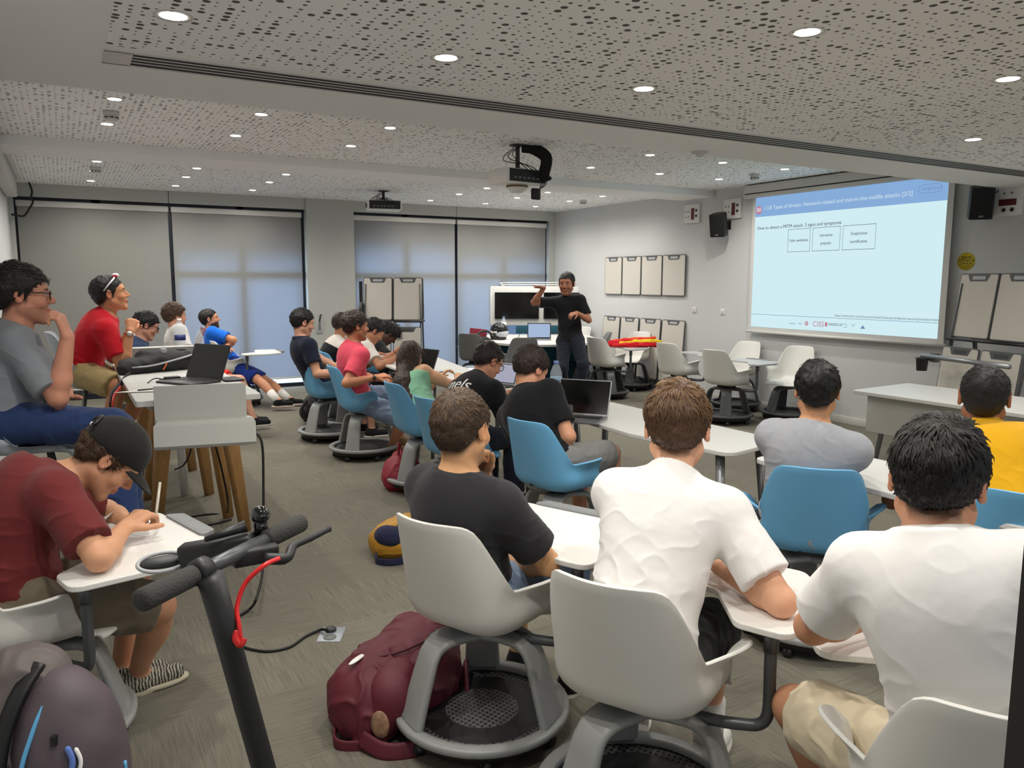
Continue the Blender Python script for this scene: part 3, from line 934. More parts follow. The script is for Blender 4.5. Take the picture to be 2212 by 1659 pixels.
        ft = [Prim('cone', an - V(0, 0, .02), an - V(0, 0, .05) + tv * .12 * sc, .038 * sc, .026 * sc, k=.03)]
        lg += th + ca + ft
        if pants is not None:
            if pant_len <= 1.0:
                cut = hj + (kn - hj) * pant_len; n_ = nrm(kn - hj)
                pants_p.append([th[0].grow(.018, [(cut, n_)]), Prim('cone', hj + (kn - hj) * pant_len * .55, cut + n_ * .08, .092 * sc, .086 * sc, k=.04, clips=[(cut, n_)])])
            else:
                cut = kn + (an - kn) * (pant_len - 1); n_ = nrm(an - kn)
                pants_p.append([th[0].grow(.014)] + [q.grow(.018, [(cut, n_)]) for q in ca] + [Prim('cone', kn + (an - kn) * .5, cut + n_ * .06, .065 * sc, .068 * sc, k=.05, clips=[(cut, n_)])])
    # head
    X = lambda *a, **k: Prim('ell', loc(*a[:3]), HR, V(*a[3:]) * hs_, **k)
    Cn = lambda a, b, ra, rb, **k: Prim('cone', loc(*a), loc(*b), ra * hs_, rb * hs_, **k)
    hdp = [X(0, -.016, .036, .077, .097, .084, k=.02), X(0, .026, -.028, .063, .068, .086, k=.03), X(0, .058, .03, .058, .036, .045, k=.03),
           Cn((-.052, .0, -.05), (-.018, .066, -.098), .022, .019, k=.025), Cn((.052, .0, -.05), (.018, .066, -.098), .022, .019, k=.025),
           Cn((-.012, .076, -.1), (.012, .076, -.1), .017, .017, k=.02),
           Cn((-.036, .079, .026), (.036, .079, .026), .012, .012, k=.015), X(-.043, .062, -.025, .024, .024, .022, k=.02), X(.043, .062, -.025, .024, .024, .022, k=.02),
           X(-.032, .098, .006, .019, .016, .013, k=.012, neg=True), X(.032, .098, .006, .019, .016, .013, k=.012, neg=True),
           X(-.031, .0775, .006, .0135, .0135, .0125, k=.003), X(.031, .0775, .006, .0135, .0135, .0125, k=.003),
           Cn((0, .088, .016), (0, .112, -.022), .009, .0125, k=.012), X(-.012, .1, -.028, .009, .011, .008, k=.006), X(.012, .1, -.028, .009, .011, .008, k=.006),
           X(0, .090, -.055, .026, .012, .0075, k=.006), X(0, .089, -.068, .022, .012, .008, k=.006)]
    for s in (-1, 1):
        e1 = np.array([hr * .9 + hf * -s * .35 * s, hf * .93 + hu * -.2, hu * .97 + hf * -.22])
        e1 = np.array([nrm(hr * s + hf * -.45), nrm(hf + hr * s * .45), hu])
        hdp += [Prim('ell', loc(s * .082, -.012, .004), e1, V(.0105, .021, .033) * hs_, k=.008), Prim('ell', loc(s * .090, -.006, .004), e1, V(.007, .012, .022) * hs_, k=.006, neg=True)]
    body = torso + nk + arms + lg + hdp + hand_prims
    # skin tones
    base = np.array(lin(skin)); lip = base * V(.86, .56, .55); dark = np.array(lin(hair_col))
    def tone(Pv):
        q = (Pv - hd) / hs_; x, y, z = q @ hr, q @ hf, q @ hu
        t = np.tile(base, (len(Pv), 1))
        red = np.exp(-((np.abs(x) - .045) ** 2 + (y - .07) ** 2 + (z + .03) ** 2) / .0009) * .14 + np.exp(-(x ** 2 + (y - .112) ** 2 + (z + .024) ** 2) / .0004) * .16 + np.exp(-((np.abs(x) - .09) ** 2 + (y + .012) ** 2 + z ** 2) / .0012) * .18
        t = t * (1 - red[:, None] * V(-.1, .55, .6))
        head_m = (np.abs(x) < .1) & (np.abs(y) < .13) & (np.abs(z) < .14)
        sm = lambda a, b, v: np.clip((v - a) / (b - a), 0, 1)
        m = sm(1.15, .8, ((x / .025) ** 2 + ((z + .061) / .013) ** 2)) * (y > .08) * head_m
        t = t * (1 - m[:, None]) + lip * m[:, None]
        if beard is not None:
            bl = np.clip(sm(-.022, -.045, z) * sm(-.0, .02, y) + np.exp(-((np.abs(x) - .066) ** 2 / .0004 + (y - .015) ** 2 / .0004)) * (z < .02), 0, 1) * head_m * (z > -.14)
            lipz = ((x / .027) ** 2 + ((z + .061) / .014) ** 2) < 1
            bl = bl * beard * (~lipz) * sm(.085, .06, np.where(z > -.045, np.abs(x) * 0 + .2 * (np.abs(x) > .05), 0))
            bl = np.where((z > -.05) & (z < -.034) & (np.abs(x) < .03) & (y > .085), beard * .9 * head_m, bl)
            t = t * (1 - bl[:, None]) + dark * bl[:, None]
        bz = .0285 + .004 * np.cos(np.clip(np.abs(x) / .03, 0, 2)) 
        m = sm(1.2, .7, ((np.abs(x) - .034) / .02) ** 2 + ((z - bz) / .0055) ** 2) * (y > .06) * head_m * .85
        t = t * (1 - m[:, None]) + dark * m[:, None]
        ex = ((np.abs(x) - .031) / .0125) ** 2 + ((z - .006) / .0062) ** 2
        m = (ex < 1) * (y > .078) * head_m
        t = np.where(m[:, None] > 0, V(.62, .6, .57), t)
        m = ((((np.abs(x) - .031) / .0062) ** 2 + ((z - .006) / .0062) ** 2) < 1) * (y > .078) * head_m
        t = np.where(m[:, None] > 0, V(.03, .02, .015), t)
        m = (np.abs(ex - 1.25) < .35) * (z > .006) * (y > .07) * head_m
        t = np.where(m[:, None] > 0, dark * .6 + base * .12, t)
        if hair == 'fade' or hair == 'short':   # clipped stubble under the hairline, a colour of its own
            zz = np.interp(y, *HAIRLINES[hair])
            m = sm(-.022, .0, z - zz) * (y < .02) * head_m * (np.abs(x) > .0) * .75 * (np.abs(x) < .078)
            t = t * (1 - m[:, None]) + dark * m[:, None]
        return t
    root = thing(name, label, 'person', (hip[0], hip[1], 0))
    org = np.array([hip[0], hip[1], 0.0])
    put('body', organic('body', body, h, 1, None, tone, org), M_skin, root)
    # shirt
    if shirt is not None:
        sm_, kw = shirt if isinstance(shirt, tuple) else (shirt, {})
        nd = nrm(sp * .8 + (hd - neck) * 2)
        nclip = [(neck + sp * (.030 - shirt_low) + Fw * .0, nrm(sp + Fw * .45))]
        hem = [(hip - sp * kw.get('hem', .06), -sp)]
        st = [p.grow(.013 if i_ < 4 else .012, nclip + (hem if i_ < 3 else [])) for i_, p in enumerate(torso)]
        st[0] = Prim('ell', torso[0].a[0], T, torso[0].a[2] + .016, k=.06, clips=hem)
        if kw.get('band', True): st.append(Prim('cone', neck - sp * .06, loc(0, -.022, -.055) * .4 + (neck + sp * .02) * .6, .074 * sc, .0665 * sc, k=.03, clips=nclip))
        for s_ in sleeves: st += s_
        seedv = rs.uniform(0, 50, 3)
        def wrinkle(Pv):
            q = Pv - hip
            a, b, c = q @ R, q @ Fw, q @ sp
            u = np.stack([a * 5 + c * 3, b * 6, c * 9 - np.abs(a) * 5], 1) + seedv
            n1 = 1 - np.abs(vnoise(u)) * 2
            n2 = 1 - np.abs(vnoise(np.stack([a * 9 - c * 14, b * 9, c * 13 + a * 10], 1) + seedv + 9)) * 2
            n3 = vnoise(q * 60 + seedv)
            lowb = np.clip(1.15 - c / L, .25, 1)
            rid = np.maximum(n2, 0) ** 2
            return wr * (n1 * .8 * lowb + rid * 1.2 * lowb + n3 * .08)
        me = organic('shirt', st, h * .92, 1, wrinkle, None, org)
        o = put('shirt', me, sm_, root)
        if pattern is not None: pattern(o, me, dict(hip=hip, R=R, F=Fw, sp=sp, L=L, org=org, neck=neck))
        ct = neck + sp * (.026 - shirt_low)
        pts = []
        nn = nrm(sp + Fw * .45)
        a1 = R; a2 = nrm(np.cross(nn, R))
        for k in range(32):
            w_ = 2 * PI * k / 32
            pts.append(ct - nrm(sp) * .0 + (a1 * math.cos(w_) * .068 + a2 * math.sin(w_) * .071) * sc * (1.0 + .0 * k) - org + Fw * -.004)
        if kw.get('band', True) and kw.get('ring', True):
            MB().tube(pts, 1.0, 8, closed=True, flat=(.0075 if not collar else .020, .003 if not collar else .006), up=nn).put('collar' if collar else 'neckband', kw.get('trim', sm_), root)
        if kw.get('strands'): pass
    if pants is not None:
        pp = [torso[0].grow(.012)] + [q for g in pants_p for q in g]
        pp[0] = Prim('ell', torso[0].a[0] - sp * .01, T, torso[0].a[2] + V(.012, .012, .0), k=.06, clips=[(hip + sp * .10, sp)])
        sv = rs.uniform(0, 50, 3)
        def wp(Pv):
            q = Pv - hip
            return wr * 1.1 * (np.maximum(1 - np.abs(vnoise(q * V(16, 16, 22) + sv)) * 2.2, -.3) * .9 + vnoise(q * 9 + sv) * .5)
        put('shorts' if pant_len <= 1.0 else 'trousers', organic('trousers', pp, max(h, .006), 1, wp, None, org), pants, root)
    # shoes
    if shoes is not None:
        sm1 = zebra() if shoes == 'zebra' else cloth('shoe_%d_%d_%d' % tuple(shoes), shoes, bscale=120); sm2 = mat('sole_%d_%d_%d' % tuple(sole), sole, 0.6)
        for hj, kn, an, toe in LG:
            ta = math.radians(toe); tv = V(math.cos(ta), math.sin(ta), 0); sd = V(-tv[1], tv[0], 0)
            g = V(an[0], an[1], an[2] - .085)
            AX = np.array([sd, tv, V(0, 0, 1)])
            up_ = [Prim('cone', g + V(0, 0, .05) - tv * .03, g + V(0, 0, .038) + tv * .14, .043, .036, k=.03, clips=[(g + V(0, 0, .018), V(0, 0, -1))]),
                   Prim('cone', g + V(0, 0, .045) + tv * .0, g + V(0, 0, .095), .043, .043, k=.03, clips=[(g + V(0, 0, .10), V(0, 0, 1))])]
            so_ = [Prim('ell', g + V(0, 0, .014) - tv * .03, AX, V(.041, .06, .06), k=.04, clips=[(g + V(0, 0, .022), V(0, 0, 1)), (g + V(0, 0, 0.002), V(0, 0, -1))]),
                   Prim('ell', g + V(0, 0, .014) + tv * .09, AX, V(.047, .105, .06), k=.04, clips=[(g + V(0, 0, .022), V(0, 0, 1)), (g + V(0, 0, 0.002), V(0, 0, -1))])]
            o = put('shoe', organic('shoe', up_, .006, 2, None, None, org), sm1, root)
            put('sole', organic('sole', so_, .006, 1, None, None, org), sm2, o)
            if socks is not None:
                MB().tube([an - org + V(0, 0, -.02), an - org + nrm(kn - an) * socks[1]], [.050 * sc, .054 * sc], 16).put('sock', socks[0], root)
    # hair
    if hair is not None:
        hb = np.array(lin(hair_col)); st = np.array(lin(streak if streak else hair_col))
        xs, zs = HAIRLINES['short' if hair == 'curly' else hair]
        tt = hair_t
        hp_ = [X(0, -.018, .038, .079 + tt * .55, .099 + tt * .8, .086 + tt, k=.02)]
        if hair != 'long': hp_.append(X(0, -.05, -.01, .068 + tt * .3, .064 + tt * .35, .07, k=.02))
        else:
            back = nrm(-Fw)
            hp_ += [X(0, -.05, -.02, .082, .07, .09, k=.03), Prim('cone', loc(0, -.055, -.03), neck - sp * .10 - Fw * .085, .085, .10, k=.05), Prim('cone', neck - sp * .10 - Fw * .085, neck - sp * .34 - Fw * .10, .10, .085, k=.05)]
        f, lo, hh = field(hp_, h * .9)
        n = f.shape
        g = [lo[i] + hh * np.arange(n[i]) - hd[i] for i in range(3)]
        GX, GY, GZ = np.meshgrid(*g, indexing='ij')
        yy = (GX * hf[0] + GY * hf[1] + GZ * hf[2]) / hs_; zz = (GX * hu[0] + GY * hu[1] + GZ * hu[2]) / hs_
        line = (np.interp(yy, xs, zs) - zz) * sc * .8
        if hair == 'long': line = np.where((yy < -.005), -1, line); line = np.maximum(line, np.where(zz < .05, (yy - .07) * .8, -1))
        f = np.maximum(f, line.astype(np.float32))
        Pq, Qq = nets(f, lo, hh); Pq = relax(Pq, Qq, 2)
        N = vnormals(Pq, Qq)
        if hair != 'long': Pq = Pq - N * (np.clip((.03 - (Pq - hd) @ hu / hs_) / .09, 0, 1) * (tt * .55 + .003))[:, None]
        hv = rs.uniform(0, 40, 3)
        q = (Pq - hd)
        amp = (.003 + .006 * curl) * (.4 if hair == 'long' else 1)
        if hair == 'long': Pq = Pq + N * (vnoise(np.stack([q @ R * 120, q @ Fw * 120, q @ sp * 7], 1) + hv) * .0032)[:, None]
        Pq = Pq + N * (vnoise(q * (60 + 20 * curl) + hv) * amp + vnoise(q * 25 + hv) * .004)[:, None] * min(1, hair_t / .014)
        # strands flow away from the crown
        crown = loc(.012, -.075, .105)
        ns = strands
        fc = Pq[Qq].mean(1); fn = vnormals(Pq, Qq)[Qq].mean(1)
        ar = np.linalg.norm(np.cross(Pq[Qq[:, 2]] - Pq[Qq[:, 0]], Pq[Qq[:, 3]] - Pq[Qq[:, 1]]), axis=1)
        zq = (fc - hd) @ hu / hs_; yq = (fc - hd) @ hf / hs_
        out = np.einsum('ij,ij->i', fn, fc - hd) > 0
        wgt = ar * out
        if strand_zmax is not None: wgt = wgt * (zq < strand_zmax)
        pick = rs.choice(len(fc), ns, p=wgt / wgt.sum())
        p0 = fc[pick]; n0 = fn[pick]
        fl = p0 - crown; fl = fl / (np.linalg.norm(fl, axis=1, keepdims=True) + .01)
        sw = np.cross(n0, fl) * .35
        fl = fl + sw + rs.normal(0, .16 + .5 * curl, fl.shape) + (0 if hair != 'long' else 0)
        front = np.clip((yq[pick] - .02) / .05, 0, 1)[:, None]
        fl = fl + hf * .5 * front + hr * .4 * front * (hair_side if hair_side else .3)
        if hair == 'long': fl = np.tile(-sp + Fw * -.1, (ns, 1)) * .9 + fl * .25
        fl = fl - n0 * np.einsum('ij,ij->i', fl, n0)[:, None]; fl = fl / (np.linalg.norm(fl, axis=1, keepdims=True) + 1e-6)
        top = np.clip((zq[pick] + .05) / .12, .25, 1)
        ln = strand_len * top * rs.uniform(.6, 1.25, ns)
        wd = rs.uniform(.0012, .0026, ns) * (.7 if hair == 'long' else 1.0) * (h / .0045) ** .5
        sd = np.cross(fl, n0)
        lift = rs.uniform(.02, .30 + .25 * curl, ns) * (1 if hair != 'long' else .03)
        segs = [(0, -.002, 1), (.5, .0, .9), (1.0, .0, .12)]
        VS = []
        for t_, o_, w_ in segs:
            c_ = p0 + fl * (ln * t_)[:, None] + n0 * (o_ + ln * lift * t_ * (1 - .35 * t_) + .001)[:, None] + (curl * .008 * math.sin(t_ * 5)) * sd - n0 * (ln * t_ * t_ * .25 * (lift < .4))[:, None]
            VS += [c_ - sd * (wd * w_)[:, None], c_ + n0 * (wd * w_ * 1.1)[:, None], c_ + sd * (wd * w_)[:, None]]
        VS = np.stack(VS, 1).reshape(-1, 3)
        qs = []
        b9 = np.arange(ns) * 9
        for s_ in (0, 3):
            for a_, b_ in ((0, 1), (1, 2)):
                qs.append(np.stack([b9 + s_ + a_, b9 + s_ + b_, b9 + s_ + 3 + b_, b9 + s_ + 3 + a_], 1))
        n1 = len(Pq)
        Qall = np.concatenate([Qq] + [z_ + n1 for z_ in qs]); Pall = np.concatenate([Pq, VS])
        tb = vnoise((Pq - hd) * 70 + hv) * .18 if hair != 'long' else vnoise(np.stack([(Pq - hd) @ R * 60, (Pq - hd) @ Fw * 60, (Pq - hd) @ sp * 4], 1) + hv) * .45
        t1 = hb * (1 + tb[:, None])
        zb = np.clip((zq[pick] - .02) / .08, 0, 1)
        mixv = (rs.uniform(0, 1, ns) * .7 * zb)[:, None]
        t2 = (hb * (1 - mixv) + st * mixv) * rs.uniform(.75, 1.3, (ns, 1))
        tn = np.concatenate([np.maximum(t1, 0), np.repeat(t2, 9, 0)])
        put('hair', np_mesh('hair', Pall - org, Qall, tn), M_hair, root)
    return root, dict(AR=AR, LG=LG, loc=loc, HR=HR, org=org, neck=neck, sp=sp, F=Fw, R=R, hip=hip, L=L, hd=hd, sc=hs_)

def zebra():
    if 'zebra' in MATS: return MATS['zebra']
    m = bpy.data.materials.new('zebra_knit'); m.use_nodes = True; nt = m.node_tree; b = nt.nodes['Principled BSDF']; b.inputs['Roughness'].default_value = .9
    tc = nt.nodes.new('ShaderNodeTexCoord'); w = nt.nodes.new('ShaderNodeTexWave'); w.inputs['Scale'].default_value = 26; w.inputs['Distortion'].default_value = 5; w.inputs['Detail'].default_value = 2; w.inputs['Detail Scale'].default_value = 1.5
    w.bands_direction = 'X'
    nt.links.new(tc.outputs['Object'], w.inputs['Vector'])
    r = nt.nodes.new('ShaderNodeValToRGB'); r.color_ramp.elements[0].position = .42; r.color_ramp.elements[1].position = .55
    r.color_ramp.elements[0].color = (*lin((58, 56, 54)), 1); r.color_ramp.elements[1].color = (*lin((176, 170, 152)), 1)
    nt.links.new(w.outputs[0], r.inputs[0]); nt.links.new(r.outputs[0], b.inputs['Base Color']); MATS['zebra'] = m
    return m
def glasses(root, D, m, thick=.0028):
    g = MB(); loc = D['loc']; o = D['org']
    for s in (-1, 1):
        ring = [loc(s * .034 + .024 * math.copysign(abs(math.cos(t)) ** .7, math.cos(t)), .105 - .004 * abs(math.cos(t)), .004 + .018 * math.copysign(abs(math.sin(t)) ** .7, math.sin(t))) - o for t in np.linspace(0, 2 * PI, 24, endpoint=False)]
        g.tube(ring, thick, 6, closed=True)
        g.tube([loc(s * .058, .100, .014) - o, loc(s * .080, .07, .016) - o, loc(s * .086, -.005, .014) - o, loc(s * .084, -.03, -.012) - o], thick, 6)
    g.tube([loc(-.010, .106, .010) - o, loc(0, .108, .013) - o, loc(.010, .106, .010) - o], thick, 6)
    ob = g.put('spectacles', m, root)
    l = MB()
    for s in (-1, 1):
        ring = [loc(s * .034 + .023 * math.copysign(abs(math.cos(t)) ** .7, math.cos(t)), .104, .004 + .017 * math.copysign(abs(math.sin(t)) ** .7, math.sin(t))) - o for t in np.linspace(0, 2 * PI, 20, endpoint=False)]
        l.raw(ring, [tuple(range(20))])
    l.put('lens', M_lens, ob)
    return ob
# ------------------------------------------------------------------ the people in the room
def hipat(x, y, hd, z=.55, back=.07):
    a = math.radians(hd); return V(x - math.cos(a) * back, y - math.sin(a) * back, z)
T_black = cloth('black', (24, 24, 27)); T_char = cloth('charcoal', (46, 45, 48)); T_white = cloth('white', (236, 233, 230)); T_grey = cloth('grey_marl', (160, 162, 168), var=.04, vscale=60)
T_yel = cloth('yellow', (222, 166, 20)); T_pol = cloth('grey_polo', (136, 140, 146)); T_red = cloth('red', (190, 24, 38)); T_navy = cloth('navy', (24, 30, 48)); T_nav2 = cloth('faded_navy', (52, 68, 100))
T_blue = cloth('blue', (24, 104, 214)); T_pink = cloth('pink', (226, 82, 102)); T_maroon = cloth('maroon', (104, 40, 40)); T_mint = cloth('mint', (150, 205, 170)); T_cream = cloth('cream', (214, 206, 198))
P_jean = cloth('denim', (44, 62, 104), var=.12, vscale=40); P_jeanl = cloth('pale_denim', (120, 138, 164), var=.15, vscale=30); P_navy = cloth('navy_trousers', (28, 32, 44)); P_khaki = cloth('khaki', (168, 146, 100)); P_olive = cloth('taupe', (112, 102, 86))
P_black = cloth('black_shorts', (26, 27, 29)); P_grey = cloth('grey_shorts', (128, 128, 126), var=.06, vscale=50); P_redp = cloth('red_shorts', (222, 40, 30)); P_royal = cloth('royal_shorts', (20, 44, 120)); P_beige = cloth('beige_shorts', (214, 200, 172))
M_sock = cloth('white_sock', (226, 222, 214))
M_specs = mat('black_spectacle_frame', (16, 15, 15), 0.3)
PEOPLE = {}

# front row
PEOPLE['charcoal'] = person('person in a charcoal t-shirt on a white chair with chin on hand', at(998, 930, 2.62), hipat(1.24, 2.38, 21, back=.04), (34, -6), 24,
    armL=(at(1000, 1170, 2.75), at(1042, 1030, 2.74)), armR=(at(1215, 1215, 2.58), at(1105, 1210, 2.90)), wide=.93, hands=('fist', 'relax'), handdir=(V(-.1, 0, 1), None), palm=(V(-.8, -.5, 0), None),
    skin=(214, 162, 118), hair='short', hair_col=(62, 46, 34), streak=(118, 92, 66), hair_t=.012, h=.0046, strands=2600, strand_len=.028, shirt=(T_char, {}), sleeve=.72, pants=P_jeanl, pant_len=1.0, seed=3, wr=.004, beard=.35)
PEOPLE['white_back'] = person('brown-haired person in a white t-shirt leaning on a tablet desk, seen from behind', at(1463, 930, 2.46), hipat(1.42, 1.70, 24, back=.06), (45, -14), 34,
    armL=(at(1330, 1260, 2.5), at(1500, 1190, 2.75)), armR=(at(1730, 1400, 2.15), at(1560, 1228, 2.42)), head_scale=1.13, skin=(222, 168, 136), hair='short', hair_col=(78, 54, 36), streak=(142, 106, 64), hair_t=.02, h=.0046, strands=2800, strand_len=.034,
    shirt=(T_white, {}), sleeve=.74, pants=P_black, pant_len=1.0, seed=5, wr=.0055, shoes=(226, 222, 214), socks=(M_sock, .16), hands=('relax', 'flat'))
PEOPLE['white_right'] = person('black-haired person in a white t-shirt at the right front, seen from behind', at(2024, 1046, 1.68), hipat(1.70, .87, 21, back=.05), (26, -16), 27,
    wide=.90, armL=(at(1715, 1350, 1.88), at(1910, 1325, 2.06)), armR=(at(2330, 1400, 1.6), at(2150, 1330, 1.9)), skin=(196, 140, 108), hair='short', hair_col=(20, 17, 16), streak=(44, 38, 34), hair_t=.018, h=.0046, strands=3000, strand_len=.036,
    shirt=(T_white, dict(ring=False)), sleeve=.70, pants=P_beige, pant_len=.86, seed=8, wr=.0045, neck_off=(-.03, -.02, .05), legs=[(at(1720, 1400, 2.0), V(1.83, 1.28, .085), 10), None])
PEOPLE['maroon'] = person('person in a maroon shirt and dark cap bent over a tablet desk writing', at(236, 992, 2.80), hipat(-.17, 3.02, 15, back=.0), (-4, -52), 5,
    armL=(V(.05, 3.45, .75), at(300, 1150, 2.95)), armR=(at(262, 1235, 2.52), at(268, 1142, 2.74)), hands=('flat', 'hold'), handdir=(None, V(.5, .35, .25)), palm=(None, V(.1, .3, -1)),
    skin=(206, 152, 118), hair='short', hair_col=(70, 50, 34), streak=(140, 100, 60), hair_t=.010, h=.0048, strands=1500, strand_len=.055, curl=.55, strand_zmax=.035, shirt=(T_maroon, {}), sleeve=.78, pants=P_olive, pant_len=.9, wr=.007, seed=11, fold=.05, neck_off=(-.07, .02, .07),
    shoes='zebra', sole=(196, 188, 164), legs=[(at(380, 1260, 3.3), on_z(262, 1440, .085), 5), (at(420, 1260, 2.9), on_z(298, 1452, .085), 12)], socks=None)
# second row
PEOPLE['grey_tee'] = person('dark-haired person in a grey t-shirt on a blue chair, seen from behind', at(1765, 848, 3.44), hipat(2.86, 2.33, 21, back=.04), (39, -8), 30,
    armL=(at(1640, 1080, 3.5), at(1740, 955, 3.95)), armR=(at(1852, 1080, 3.5), at(1765, 955, 3.98)), skin=(204, 150, 112), hair='short', hair_col=(18, 16, 15), hair_t=.016, h=.005, strands=1200, strand_len=.03, shirt=(T_grey, {}), sleeve=.95, pants=P_navy, pant_len=1.9, seed=12, wr=.0045)
PEOPLE['yellow'] = person('person with cropped black hair in a yellow t-shirt on a blue chair', at(2126, 862, 3.56), hipat(3.30, 1.60, 21, back=.02), (29, -4), 27,
    armL=(at(1700, 1080, 3.45), at(2035, 1045, 3.62)), wide=1.2, skin=(158, 106, 76), hair='fade', hair_col=(20, 17, 16), hair_t=.008, h=.005, strands=900, strand_len=.012, head_scale=1.18, shirt=(T_yel, {}), sleeve=.7, pants=P_olive, pant_len=1.0, seed=13, wr=.0045)
PEOPLE['phone'] = person('person in a black t-shirt and grey shorts looking down at a phone', at(1146, 800, 4.74), hipat(2.47, 3.76, 12, back=.05), (12, -28), 20,
    armL=(at(1080, 960, 5.0), at(1195, 905, 4.98)), armR=(at(1245, 985, 4.5), at(1213, 918, 4.74)), hands=('hold', 'hold'), handdir=(None, V(.2, .3, .55)), palm=(None, V(-.4, .7, .4)), skin=(208, 150, 118), hair='fade', hair_col=(48, 36, 30), hair_t=.022, h=.0055, strands=900, strand_len=.03,
    shirt=(T_black, {}), sleeve=.72, pants=P_grey, pant_len=.9, seed=14, wr=.004)
PEOPLE['letters'] = person('person in spectacles and a black t-shirt with white lettering across the shoulders', at(1054, 782, 5.6), hipat(2.33, 4.80, 5, back=.05), (8, -30), 14,
    armL=(at(1000, 900, 6.0), at(1090, 850, 6.0)), armR=(at(1100, 920, 5.5), at(1085, 855, 5.75)), skin=(204, 146, 116), hair='fade', hair_col=(40, 30, 26), hair_t=.016, h=.006, strands=600, strand_len=.025, shirt=(T_black, {}), sleeve=.72, pants=P_navy, pant_len=1.9, seed=15)
PEOPLE['woman'] = person('woman with long brown hair and a mint green top', at(888, 772, 6.38), hipat(2.42, 5.60, 0, back=.0), (40, -4), 15,
    armR=(at(975, 850, 6.1), at(990, 815, 6.5)), armL=(at(880, 880, 6.6), at(950, 815, 6.75)), skin=(214, 164, 128), hair='long', hair_col=(52, 34, 26), streak=(120, 84, 56), hair_t=.016, h=.006, strands=700, strand_len=.14, shirt=(T_mint, dict(band=False)), sleeve=0, shirt_low=.13, pants=P_jeanl, pant_len=1.0, scale=.94, wide=.88, seed=16)
# by the middle table
PEOPLE['pink'] = person('man in a pink polo shirt and denim shorts on a blue chair, in profile', at(768, 706, 7.1), hipat(2.37, 6.93, -6, back=.05), (4, -2), -2,
    armR=(at(768, 850, 6.85), at(812, 815, 6.95)), armL=(at(800, 850, 7.4), at(822, 818, 7.2)), skin=(206, 142, 108), hair='short', hair_col=(48, 36, 30), streak=(96, 78, 62), hair_t=.022, h=.006, strands=800, strand_len=.035, curl=.35, shirt=(T_pink, {}), collar=True, sleeve=.7, pants=P_jeanl, pant_len=.95, shoes=(120, 96, 66), sole=(90, 72, 52), seed=17, beard=.3,
    legs=[None, (at(880, 840, 6.8), V(2.62, 6.85, .085), -10)])
PEOPLE['navy'] = person('dark-haired person in a navy t-shirt on a blue chair near the window pillar', at(654, 698, 7.85), hipat(2.33, 7.88, -3, back=.05), (4, -14), 0,
    armR=(at(690, 850, 7.7), at(742, 806, 7.7)), armL=(at(690, 850, 8.0), at(748, 805, 7.95)), skin=(208, 156, 128), hair='short', hair_col=(18, 15, 16), hair_t=.02, h=.006, strands=600, strand_len=.03, shirt=(T_navy, {}), sleeve=.62, pants=P_navy, pant_len=1.0, seed=18)
def two_tone(o, me, q):
    """white yoke over a black lower body"""
    me.materials.append(T_black)
    n = len(me.polygons); c = np.zeros(n * 3); me.polygons.foreach_get('center', c); c = c.reshape(-1, 3) + q['org']
    me.polygons.foreach_set('material_index', (((c - q['hip']) @ q['sp']) < q['L'] * .80).astype(np.int32))
PEOPLE['two_tone'] = person('person in a white and black shirt behind the man in the pink polo', at(738, 700, 9.25), V(2.62, 9.05, .55), (18, -8), 5,
    armR=(at(760, 830, 9.0), at(825, 775, 9.1)), armL=(at(780, 830, 9.4), at(845, 770, 9.5)), skin=(176, 122, 94), hair='fade', hair_col=(46, 34, 30), hair_t=.01, h=.0065, strands=400, strand_len=.014, shirt=(T_cream, {}), pattern=two_tone, neck_off=(.03, 0, -.05), sleeve=.66, pants=P_navy, pant_len=1.9, seed=19)
PEOPLE['writer'] = person('person in a white t-shirt leaning over the middle table to write', at(808, 716, 8.75), V(2.68, 8.38, .55), (-8, -40), -5,
    armR=(at(815, 800, 8.4), at(866, 768, 8.5)), armL=(at(810, 790, 8.9), at(858, 757, 8.9)), skin=(176, 122, 92), hair='short', hair_col=(18, 15, 15), hair_t=.022, h=.0065, strands=500, strand_len=.03, curl=.4, shirt=(T_cream, {}), sleeve=.66, pants=P_navy, pant_len=1.9, seed=20, fold=.04)
PEOPLE['braids'] = person('person with black braids bowed over the far end of the middle table', at(842, 722, 10.1), V(3.3, 9.65, .55), (-10, -55), -5,
    armR=(at(850, 800, 9.6), at(872, 752, 9.9)), armL=(at(850, 790, 10.3), at(868, 749, 10.2)), skin=(84, 56, 42), hair='short', hair_col=(14, 12, 12), hair_t=.026, h=.0065, strands=500, strand_len=.10, curl=.5, shirt=(T_black, {}), sleeve=.66, pants=P_navy, pant_len=1.9, seed=21, fold=.05)
